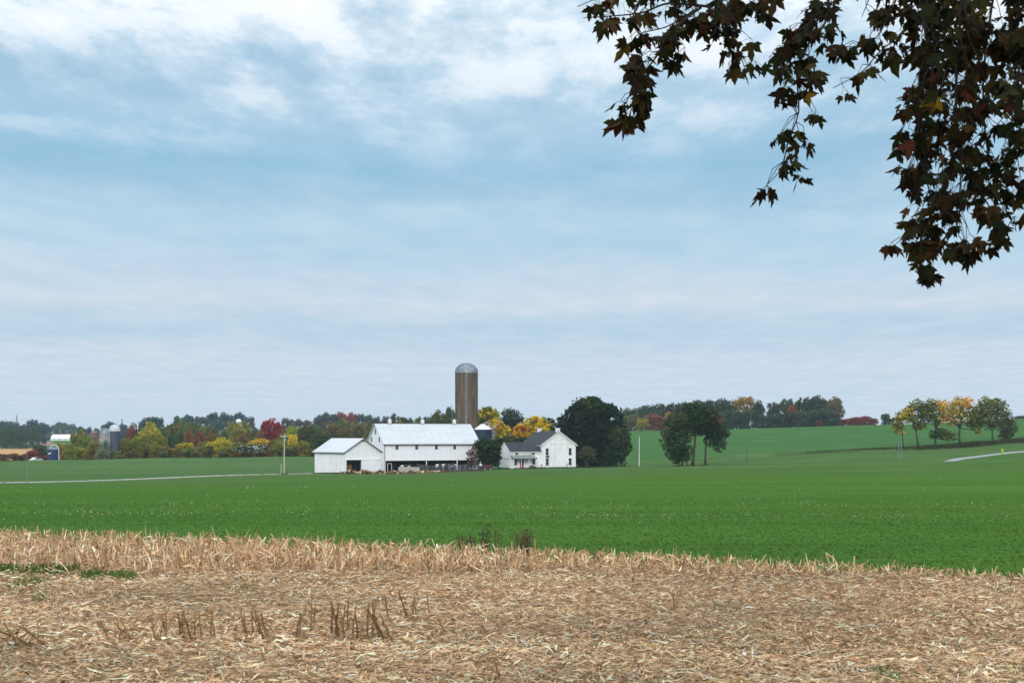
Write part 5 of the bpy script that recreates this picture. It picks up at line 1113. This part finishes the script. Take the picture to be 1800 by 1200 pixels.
V, Fq, K = blades(X, Y, rng.uniform(0.015, 0.038, n)*np.clip((95-Y)/60, 0.12, 1), 0.010*(Y/20)**0.8, grass_cols(n)*(1+0.10*np.sin(2*np.pi*(Y+0.1*X+0.12*np.sin(X*0.5))/1.1)+0.09*np.sin(X*0.31+1.7*np.sin(Y*0.21))*np.sin(Y*0.37))[:, None], 1.1)
tag(link('field_grass', np_mesh('field_grass', V, Fq, np.full(n, 5), K), m_grass), 'short bright green cover crop on the wide field', 'grass', kind='stuff')
# green tufts in the stubble at the left
tx = []; ty = []
for (px, py, wd, cnt) in ((15, 1003, 26, 500), (75, 1003, 30, 900), (112, 1003, 18, 600), (140, 1000, 16, 350), (35, 1030, 18, 160), (60, 1027, 10, 90), (160, 1013, 14, 200), (205, 1013, 12, 160), (228, 1015, 6, 60), (1562, 1199, 12, 50), (1795, 1190, 12, 40), (430, 1033, 12, 40), (70, 1053, 10, 40)):
    Yc = ZC*F/(py-HY); tx += list((px-CX)*Yc/F+rng.normal(0, wd*Yc/F*0.6, cnt)); ty += list(Yc+rng.normal(0, 0.16, cnt))
tx = np.array(tx); ty = np.array(ty); n = len(tx)
V, Fq, K = blades(tx, ty, rng.uniform(0.05, 0.13, n), np.full(n, 0.009), grass_cols(n)*1.15, 0.5)
tag(link('grass_tufts', np_mesh('grass_tufts', V, Fq, np.full(n, 5), K), m_grass), 'green grass tufts growing in the stubble at the left', 'grass', kind='stuff')
# rough grass on the bank under the row of trees
n = 9000; X = 70+80*rng.random(n)**0.75; Y = bankY(X)+rng.normal(0.3, 0.9, n); cols = np.array([(0.05, 0.06, 0.024), (0.07, 0.07, 0.03), (0.035, 0.05, 0.02), (0.10, 0.085, 0.05)])[rng.integers(0, 4, n)]*rng.uniform(.7, 1.2, n)[:, None]
V, Fq, K = blades(X, Y, rng.uniform(0.12, 0.7, n)*np.clip((X-60)/55, 0.12, 1)*(0.6+0.4*np.sin(X*0.35)*np.sin(X*0.13+1)), np.full(n, 0.22), cols)
tag(link('bank_grass', np_mesh('bank_grass', V, Fq, np.full(n, 5), K), m_grass), 'dark rough grass on the bank under the tree row', 'grass', kind='stuff')
# rough grass along the foot of the buildings, the lane and the field trees
segs = []
def loc_seg(o, a, b): segs.append((o.matrix_basis @ Vector((a[0], a[1], 0)), o.matrix_basis @ Vector((b[0], b[1], 0)), 1.0))
loc_seg(shed, (-0.3, 12), (-0.3, 0)); loc_seg(shed, (4.4, -0.3), (9.3, -0.3)); loc_seg(house, (-8.7, 5.3), (-8.7, 0)); loc_seg(house, (-8.6, -1.95), (-2, -1.95)); loc_seg(house, (-2, -0.15), (9.4, -0.15)); loc_seg(house, (9.5, -0.1), (9.5, 6)); loc_seg(barn, (-0.3, 10), (-0.3, 2))
for p in (1192, 1217, 1239): q = G(p, 324.5); segs.append((q+Vector((-0.9, 0, 0)), q+Vector((0.9, 0, 0)), 0.8))
q = G(1046, 350); segs.append((q+Vector((-5, -2, 0)), q+Vector((7, -3, 0)), 1.0)); q = G(499.5, 312); segs.append((q+Vector((-0.5, 0, 0)), q+Vector((0.5, 0, 0)), 1.2))
for p in (1588, 1615, 1644, 1687, 1745, 1772): q = G(p, 376); segs.append((q+Vector((-1.3, 0.5, 0)), q+Vector((1.3, 0.5, 0)), 1.3))
bX = []; bY = []; bH = []
for (a_, b_2, hh_) in segs:
    m_ = int(90*(b_2-a_).length); t_ = rng.random(m_); bX += list(a_.x+(b_2.x-a_.x)*t_+rng.normal(0, 0.22, m_)); bY += list(a_.y+(b_2.y-a_.y)*t_+rng.normal(0, 0.22, m_)); bH += list(rng.uniform(0.10, 0.38, m_)*hh_)
lp = smooth_path(dk, 400); m_ = 5200; i_ = rng.integers(40, 399, m_); sd_ = np.where(rng.random(m_) < .5, 1.9, -1.9)+rng.normal(0, 0.35, m_); tg = np.gradient(lp, axis=0); tg /= np.linalg.norm(tg, axis=1)[:, None]
bX += list(lp[i_, 0]-tg[i_, 1]*sd_); bY += list(lp[i_, 1]+tg[i_, 0]*sd_); bH += list(rng.uniform(0.05, 0.22, m_)); bX = np.array(bX); bY = np.array(bY); bH = np.array(bH); n = len(bX)
cols = np.array([(0.05, 0.085, 0.025), (0.07, 0.10, 0.03), (0.10, 0.10, 0.045), (0.04, 0.07, 0.022)])[rng.integers(0, 4, n)]*rng.uniform(.7, 1.2, n)[:, None]
V, Fq, K = blades(bX, bY, bH, np.full(n, 0.09), cols, 0.5)
tag(link('rough_grass', np_mesh('rough_grass', V, Fq, np.full(n, 5), K), m_grass), 'rough grass along the lane and at the foot of buildings and trees', 'grass', kind='stuff')
# pale bits of old corn scattered in rows over the green field
n = 3600; tt = rng.random(n)
rows = np.where(rng.random(n) < 0.42, 31.5+rng.normal(0, 0.9, n), np.where(rng.random(n) < 0.55, 39.0+rng.normal(0, 2.0, n), rng.uniform(23, 120, n)))
X = rng.uniform(-1, 1, n)*(0.42*rows); Y = rows-0.10*X; k = (Y > edgeY(X)+0.5)&(rng.random(n) < 0.28+0.4*(np.sin(X*0.9)*np.sin(X*0.23+1) > 0.1)); X = X[k]; Y = Y[k]; n = len(X)
sz = rng.uniform(0.5, 1.0, n)*(Y/32)**0.8
V, Fq, K = ribbons(np.stack([X, Y, gz(X, Y)+0.06], 1), rng.uniform(0, 6.28, n), rng.normal(0.3, 0.6, n), 0.05*sz, 0.018*sz, rng.normal(0, 0.1, n), np.array([(0.50, 0.48, 0.30)])*rng.uniform(0.5, 1.0, n)[:, None], rng.normal(0, 0.8, n))
tag(link('corn_residue', np_mesh('corn_residue', V, Fq, np.full(len(Fq), 4), K), m_straw), 'pale scraps of old corn scattered over the green field', 'scraps', kind='stuff')

# weeds at the edge, middle
m_weed = m_attr('weed', 0.85, 0.15)
def weed(px, Y, wpx, hpx, cols, label, seed, n=260, stems=16):
    r = np.random.default_rng(seed); g = G(px, Y); s = Y/F; w = wpx*s; h = hpx*s; root = empty('weed_plant', g); mb = MB(); tips = []
    for k in range(stems):
        a = r.uniform(0, 6.28); q = np.array([math.cos(a)*w*r.uniform(0, .5), math.sin(a)*0.15, h*r.uniform(0.6, 1.0)]); b0 = q*np.array([0.25, 0.25, 0]); tips.append((b0, q))
        mb.tube([tuple(b0+np.array([0, 0, -0.03])), tuple(b0*0.6+q*0.4+r.normal(size=3)*0.01), tuple(q)], [0.005, 0.004, 0.002], 4, col=(0.12, 0.07, 0.04))
    mb.build('stem', m_weed, root)
    b0 = np.array([t[0] for t in tips]); q = np.array([t[1] for t in tips]); i = r.integers(0, stems, n); t = r.uniform(0.25, 1.05, n)[:, None]; C = b0[i]*(1-t)+q[i]*t+r.normal(size=(n, 3))*0.022
    V, Fq, K = ribbons(C, r.uniform(0, 6.28, n), r.normal(0.2, 0.6, n), r.uniform(0.02, 0.055, n), r.uniform(0.007, 0.018, n), r.normal(0, 0.1, n), np.array(cols)[r.integers(0, len(cols), n)]*r.uniform(0.7, 1.2, n)[:, None], r.normal(0, 0.8, n))
    link('leaves', np_mesh('leaves', V, Fq, np.full(len(Fq), 4), K), m_weed, root)['kind'] = 'stuff'
    tag(root, label, 'weed')
weed(922, 19.5, 60, 58, [(0.10, 0.08, 0.04), (0.06, 0.08, 0.03), (0.16, 0.10, 0.06)], 'largest brown green bushy weed at the field edge', 3, 420, 24)
weed(856, 19.75, 28, 60, [(0.035, 0.06, 0.03), (0.05, 0.09, 0.035)], 'dark green leafy weed left of the largest one', 4, 220, 9)
weed(826, 19.9, 50, 46, [(0.10, 0.07, 0.05), (0.07, 0.07, 0.03)], 'low brown weed leftmost at the field edge', 5, 240, 16)
weed(1040, 18.8, 46, 30, [(0.09, 0.06, 0.035), (0.06, 0.07, 0.025)], 'low brown weed right of the largest one', 6, 160, 12)
weed(876, 19.6, 20, 60, [(0.14, 0.07, 0.05), (0.08, 0.06, 0.03)], 'tall thin russet weed just left of the largest one', 7, 70, 4)

# ================================================================== plane tree: boughs hanging into the picture from the right
ptx, pty = 8.2, 13.2
plane = empty('plane_tree', (ptx, pty, 0.0)); tag(plane, 'plane tree whose dark leafy boughs hang in from the upper right', 'tree')
m_pbark = m_plain('plane_bark', (0.09, 0.075, 0.055), 0.9, 0.5, 3.0, dirt=(0.20, 0.18, 0.14), bump=0.4)
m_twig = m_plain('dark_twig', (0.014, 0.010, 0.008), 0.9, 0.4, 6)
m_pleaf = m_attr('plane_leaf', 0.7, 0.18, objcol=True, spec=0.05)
o0 = Vector((ptx, pty, 0)); rr = np.random.default_rng(5)
def LP(px, py, Y): return P(px, py, Y)-o0
MB().tube([(0, 0, -0.5), (0.02, 0, 0.4), (0.05, -0.03, 2.4), (0.0, -0.05, 4.6), (-0.15, -0.1, 6.4), (0.1, 0, 9.0)], [0.52, 0.40, 0.34, 0.30, 0.22, 0.1], 14).build('trunk', m_pbark, plane, smooth=True)
def spline(pts, n):
    k = np.array(pts, float); d = np.concatenate([[0], np.cumsum(np.linalg.norm(np.diff(k, axis=0), axis=1))]); return pchip(d, k, np.linspace(0, d[-1], n))
limbA = [Vector((-0.1, -0.08, 4.9)), LP(2050, -160, 12.8), LP(1800, -210, 12.4), LP(1600, -150, 12.0), LP(1400, -70, 11.8), LP(1240, 12, 11.7)]
limbB = [Vector((-0.1, -0.08, 5.6)), LP(2000, -330, 13.2), LP(1750, -330, 13.0), LP(1500, -300, 12.8), LP(1200, -200, 12.6)]
limbC = [Vector((-0.05, -0.05, 4.0)), LP(2150, 0, 12.4), LP(1950, 20, 11.8), LP(1800, 72, 11.6), LP(1735, 150, 11.6)]
for L_, r0, r1 in ((limbA, 0.13, 0.012), (limbB, 0.15, 0.03), (limbC, 0.09, 0.008)):
    q = spline([tuple(v) for v in L_], 22); MB().tube([tuple(p) for p in q], list(np.linspace(r0, r1, 22)), 8).build('limb', m_twig, plane, smooth=True)
# leaf shapes: five pointed lobes with coarse teeth, curled
def leaf_mesh(seed):
    r = random.Random(seed); out = []
    lobes = [(-100, 0.42), (-48, 0.80), (0, 1.0), (48, 0.80), (100, 0.42)]
    prof = []
    for i, (a, R_) in enumerate(lobes):
        R_ *= r.uniform(0.75, 1.12); a += r.uniform(-8, 8)
        prof += [(a-17, R_*0.66), (a-12, R_*0.70), (a, R_), (a+12, R_*0.70), (a+17, R_*0.66)]
        if i < 4: prof.append(((a+lobes[i+1][0])/2, 0.40))
    curl = r.uniform(-0.8, 0.9); fold = r.uniform(-0.3, 0.95); tw = r.uniform(-0.8, 0.8)
    vs = [(0, 0.08, 0)]; vs.append((0, -0.02, 0))
    P2 = [(R_*math.sin(math.radians(a)), 0.12+R_*math.cos(math.radians(a))*0.92) for a, R_ in prof]
    vs = [(0, 0.18, 0)]+[(x, y, 0) for x, y in P2]+[(0, -0.02, 0)]
    res = []
    for (x, y, z) in vs:
        z = fold*abs(x)*0.8-curl*(y*y*0.45)-0.25*x*x*math.copysign(1, fold)+tw*x*y*0.6; res.append((x*0.5*(1-0.25*abs(fold)), y*0.5, z*0.5))
    n = len(res); fs = [(0, i, i+1) for i in range(1, n-1)]+[(0, n-1, 1)]
    m = MB(); m.add(res, fs, (1, 1, 1)); me = m.mesh('plane_leaf'); me.materials.append(m_pleaf); return me
LEAVES = [leaf_mesh(k*13+2) for k in range(9)]
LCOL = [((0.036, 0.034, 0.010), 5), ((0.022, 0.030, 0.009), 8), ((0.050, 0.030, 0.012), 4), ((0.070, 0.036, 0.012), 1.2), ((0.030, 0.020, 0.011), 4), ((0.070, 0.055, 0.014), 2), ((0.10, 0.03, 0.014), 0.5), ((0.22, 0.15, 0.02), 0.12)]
lc = [c for c, w in LCOL]; lw = [w for c, w in LCOL]
# (points px,py ; depth ; half width px ; number of leaf clusters)
strands = [
 ([(1250, 12), (1180, 6), (1120, 24), (1026, 32)], 11.6, 14, 8, 0.012),
 ([(1246, -8), (1150, -15), (1060, -5), (1014, 12)], 11.5, 14, 7, 0.010),
 ([(1230, 14), (1192, 45), (1160, 92), (1128, 135), (1104, 178), (1090, 205)], 11.5, 36, 32, 0.012),
 ([(1225, 16), (1175, 48), (1120, 62), (1108, 80)], 11.6, 16, 7, 0.008),
 ([(1300, -30), (1280, 30), (1296, 70), (1312, 125)], 11.7, 30, 17, 0.010),
 ([(1290, -25), (1262, 20), (1258, 50)], 11.5, 22, 7, 0.008),
 ([(1360, -50), (1335, 10), (1325, 40)], 11.8, 22, 7, 0.009),
 ([(1460, -90), (1452, 30), (1420, 85), (1402, 130), (1404, 190), (1385, 250), (1378, 295), (1348, 325)], 11.7, 32, 32, 0.012),
 ([(1452, 30), (1412, 50), (1385, 68), (1370, 110), (1375, 150)], 11.6, 26, 15, 0.008),
 ([(1500, -100), (1470, 0), (1410, 20)], 11.9, 18, 6, 0.010),
 ([(1600, -60), (1570, 20), (1540, 70), (1500, 82), (1462, 84)], 11.9, 20, 14, 0.009),
 ([(1605, -20), (1590, 50), (1545, 95), (1515, 125), (1462, 155)], 11.8, 14, 9, 0.009),
 ([(1560, -110), (1530, -10), (1515, 30)], 11.9, 26, 12, 0.010),
 ([(1640, -140), (1625, 20), (1640, 130), (1612, 250), (1640, 370), (1620, 425), (1640, 478)], 11.8, 40, 80, 0.016),
 ([(1720, -160), (1690, 20), (1680, 160), (1690, 300), (1680, 400), (1700, 435)], 11.5, 44, 84, 0.016),
 ([(1780, -150), (1750, 20), (1730, 160), (1742, 300), (1770, 340), (1740, 420)], 12.0, 40, 52, 0.014),
 ([(1830, -180), (1810, 60), (1790, 180), (1795, 260), (1780, 300)], 11.8, 42, 44, 0.014),
 ([(1640, -100), (1660, 60), (1650, 200), (1660, 330)], 12.3, 50, 56, 0.014),
 ([(1830, -100), (1805, 70), (1780, 190), (1792, 310)], 11.3, 42, 46, 0.012),
 ([(1830, 60), (1760, 60), (1700, 40)], 11.3, 34, 22, 0.012),
 ([(1700, 300), (1735, 360), (1765, 400), (1785, 380)], 11.7, 22, 13, 0.008),
 ([(1640, 380), (1600, 410), (1575, 428)], 11.7, 14, 6, 0.007),
 ([(1900, -120), (1880, 100), (1860, 260), (1870, 420)], 12.2, 45, 26, 0.014),
 ([(2000, -200), (1980, 60), (1960, 260), (1950, 380)], 12.6, 55, 24, 0.014),
 ([(1700, -330), (1680, -200), (1620, -90)], 12.9, 60, 16, 0.014),
 ([(1450, -290), (1420, -150), (1380, -60)], 12.7, 50, 14, 0.014)]
leafs = []
for (pts, Yd, hw, ncl, r0) in strands:
    q = spline([(p[0]+rr.normal()*2, p[1], Yd+rr.normal()*0.12) for p in pts], 26)
    W3 = [LP(p[0], p[1], p[2]) for p in q]; mb = MB()
    mb.tube([tuple(v) for v in W3], list(np.linspace(r0, 0.003, 26)), 6)
    for c in range(ncl):
        t = (c+rr.random())/ncl*0.92+0.08; i = min(25, int(t*25)); i0 = max(0, i-2)
        sgn = rr.uniform(-1, 1); tipx = q[i][0]+sgn*hw*1.0; tipy = q[i][1]+abs(rr.normal())*hw*0.4-hw*0.25; tz = q[i][2]+rr.normal()*0.16
        if t > 0.97: tipx, tipy, tz = q[25]
        T = LP(tipx, tipy, tz); A = W3[i0]; Mx = (A+T)*0.5+Vector((rr.normal()*0.02, rr.normal()*0.02, 0.03))
        mb.tube([tuple(A), tuple(Mx), tuple(T)], [max(0.0035, r0*0.45*(1-t)), 0.003, 0.0022], 4)
        for l in range(int(rr.integers(3, 6))):
            ang = rr.uniform(0, 6.28); d = Vector((math.cos(ang)*rr.uniform(.2, 1), math.sin(ang)*rr.uniform(.2, 1), -rr.uniform(0.2, 1.2))).normalized(); pl = rr.uniform(0.03, 0.085)
            B = T+d*pl; mb.tube([tuple(T), tuple(T+d*pl*0.5+Vector((0, 0, 0.006))), tuple(B)], [0.0018, 0.0014, 0.0016], 3, cap=False)
            tip = (d+Vector((rr.normal()*0.45, rr.normal()*0.45, -0.45))).normalized(); nrm = tip.cross(Vector((rr.normal(), rr.normal()*0.8, rr.normal()*0.6))).normalized()
            side = tip.cross(nrm)
            s = float(np.clip(rr.normal(0.160, 0.055), 0.06, 0.27)); s = s*1.3
            M = Matrix((( side.x, tip.x, nrm.x, B.x), (side.y, tip.y, nrm.y, B.y), (side.z, tip.z, nrm.z, B.z), (0, 0, 0, 1))) @ Matrix.Diagonal((s, s, s, 1))
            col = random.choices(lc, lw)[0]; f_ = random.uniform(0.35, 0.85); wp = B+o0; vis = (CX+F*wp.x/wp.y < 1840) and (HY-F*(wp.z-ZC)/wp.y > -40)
            leafs.append((s if vis else 0, M, int(rr.integers(0, 9)), tuple(x*f_ for x in col)))
    mb.build('branch', m_twig, plane)
leafs.sort(key=lambda t: -t[0])
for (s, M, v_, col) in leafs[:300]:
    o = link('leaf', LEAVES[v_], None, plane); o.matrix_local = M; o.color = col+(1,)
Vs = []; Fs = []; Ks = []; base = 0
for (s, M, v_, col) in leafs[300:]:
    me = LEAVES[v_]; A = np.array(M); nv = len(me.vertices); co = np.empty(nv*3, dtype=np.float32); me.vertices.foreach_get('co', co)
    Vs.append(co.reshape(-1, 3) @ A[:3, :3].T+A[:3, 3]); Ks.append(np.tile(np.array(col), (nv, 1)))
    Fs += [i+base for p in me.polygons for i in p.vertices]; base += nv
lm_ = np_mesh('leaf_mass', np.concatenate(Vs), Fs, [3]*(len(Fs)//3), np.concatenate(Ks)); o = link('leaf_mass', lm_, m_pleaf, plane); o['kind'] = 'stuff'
sb = MB(); sb.lathe([(0.001, -0.017), (0.011, -0.013), (0.017, 0), (0.011, 0.013), (0.001, 0.017)], 10, cap=False); sb.tube([(0, 0, 0.016), (0.01, 0, 0.06), (0.0, 0.005, 0.13)], 0.0015, 3); sbm = sb.mesh('seed_ball', True)
for (px, py) in ((1046, 30), (1087, 36), (1096, 34), (1443, 32), (1463, 44), (1205, 28)): link('seed_ball', sbm, m_twig, plane, loc=LP(px, py, 11.6))

# fallen brown leaf near the lower left corner
fl = link('fallen_leaf', LEAVES[3]); fl.location = (-3.32, 9.75, 0.06); fl.rotation_euler = (0.5, 0.35, 1.0); fl.scale = (0.16,)*3; fl.color = (0.06, 0.025, 0.012, 1)
tag(fl, 'dark brown fallen plane leaf on the straw near the lower left corner', 'leaf')

# ================================================================== haze
if True:
    hz = MB().box(-6000, 6000, -90, 4600, -40, 42).build('haze', None); tag(hz, 'thin bluish haze in the air', 'haze', kind='stuff')
    del hz['category'], hz['label']
    mh = bpy.data.materials.new('haze'); mh.use_nodes = True; ht = mh.node_tree; ht.nodes.clear()
    pv_ = ht.nodes.new('ShaderNodeVolumePrincipled'); pv_.inputs['Color'].default_value = (0.72, 0.86, 1.0, 1); pv_.inputs['Density'].default_value = 0.00009; pv_.inputs['Anisotropy'].default_value = 0.0
    ho = ht.nodes.new('ShaderNodeOutputMaterial'); ht.links.new(pv_.outputs[0], ho.inputs['Volume']); hz.data.materials.append(mh)
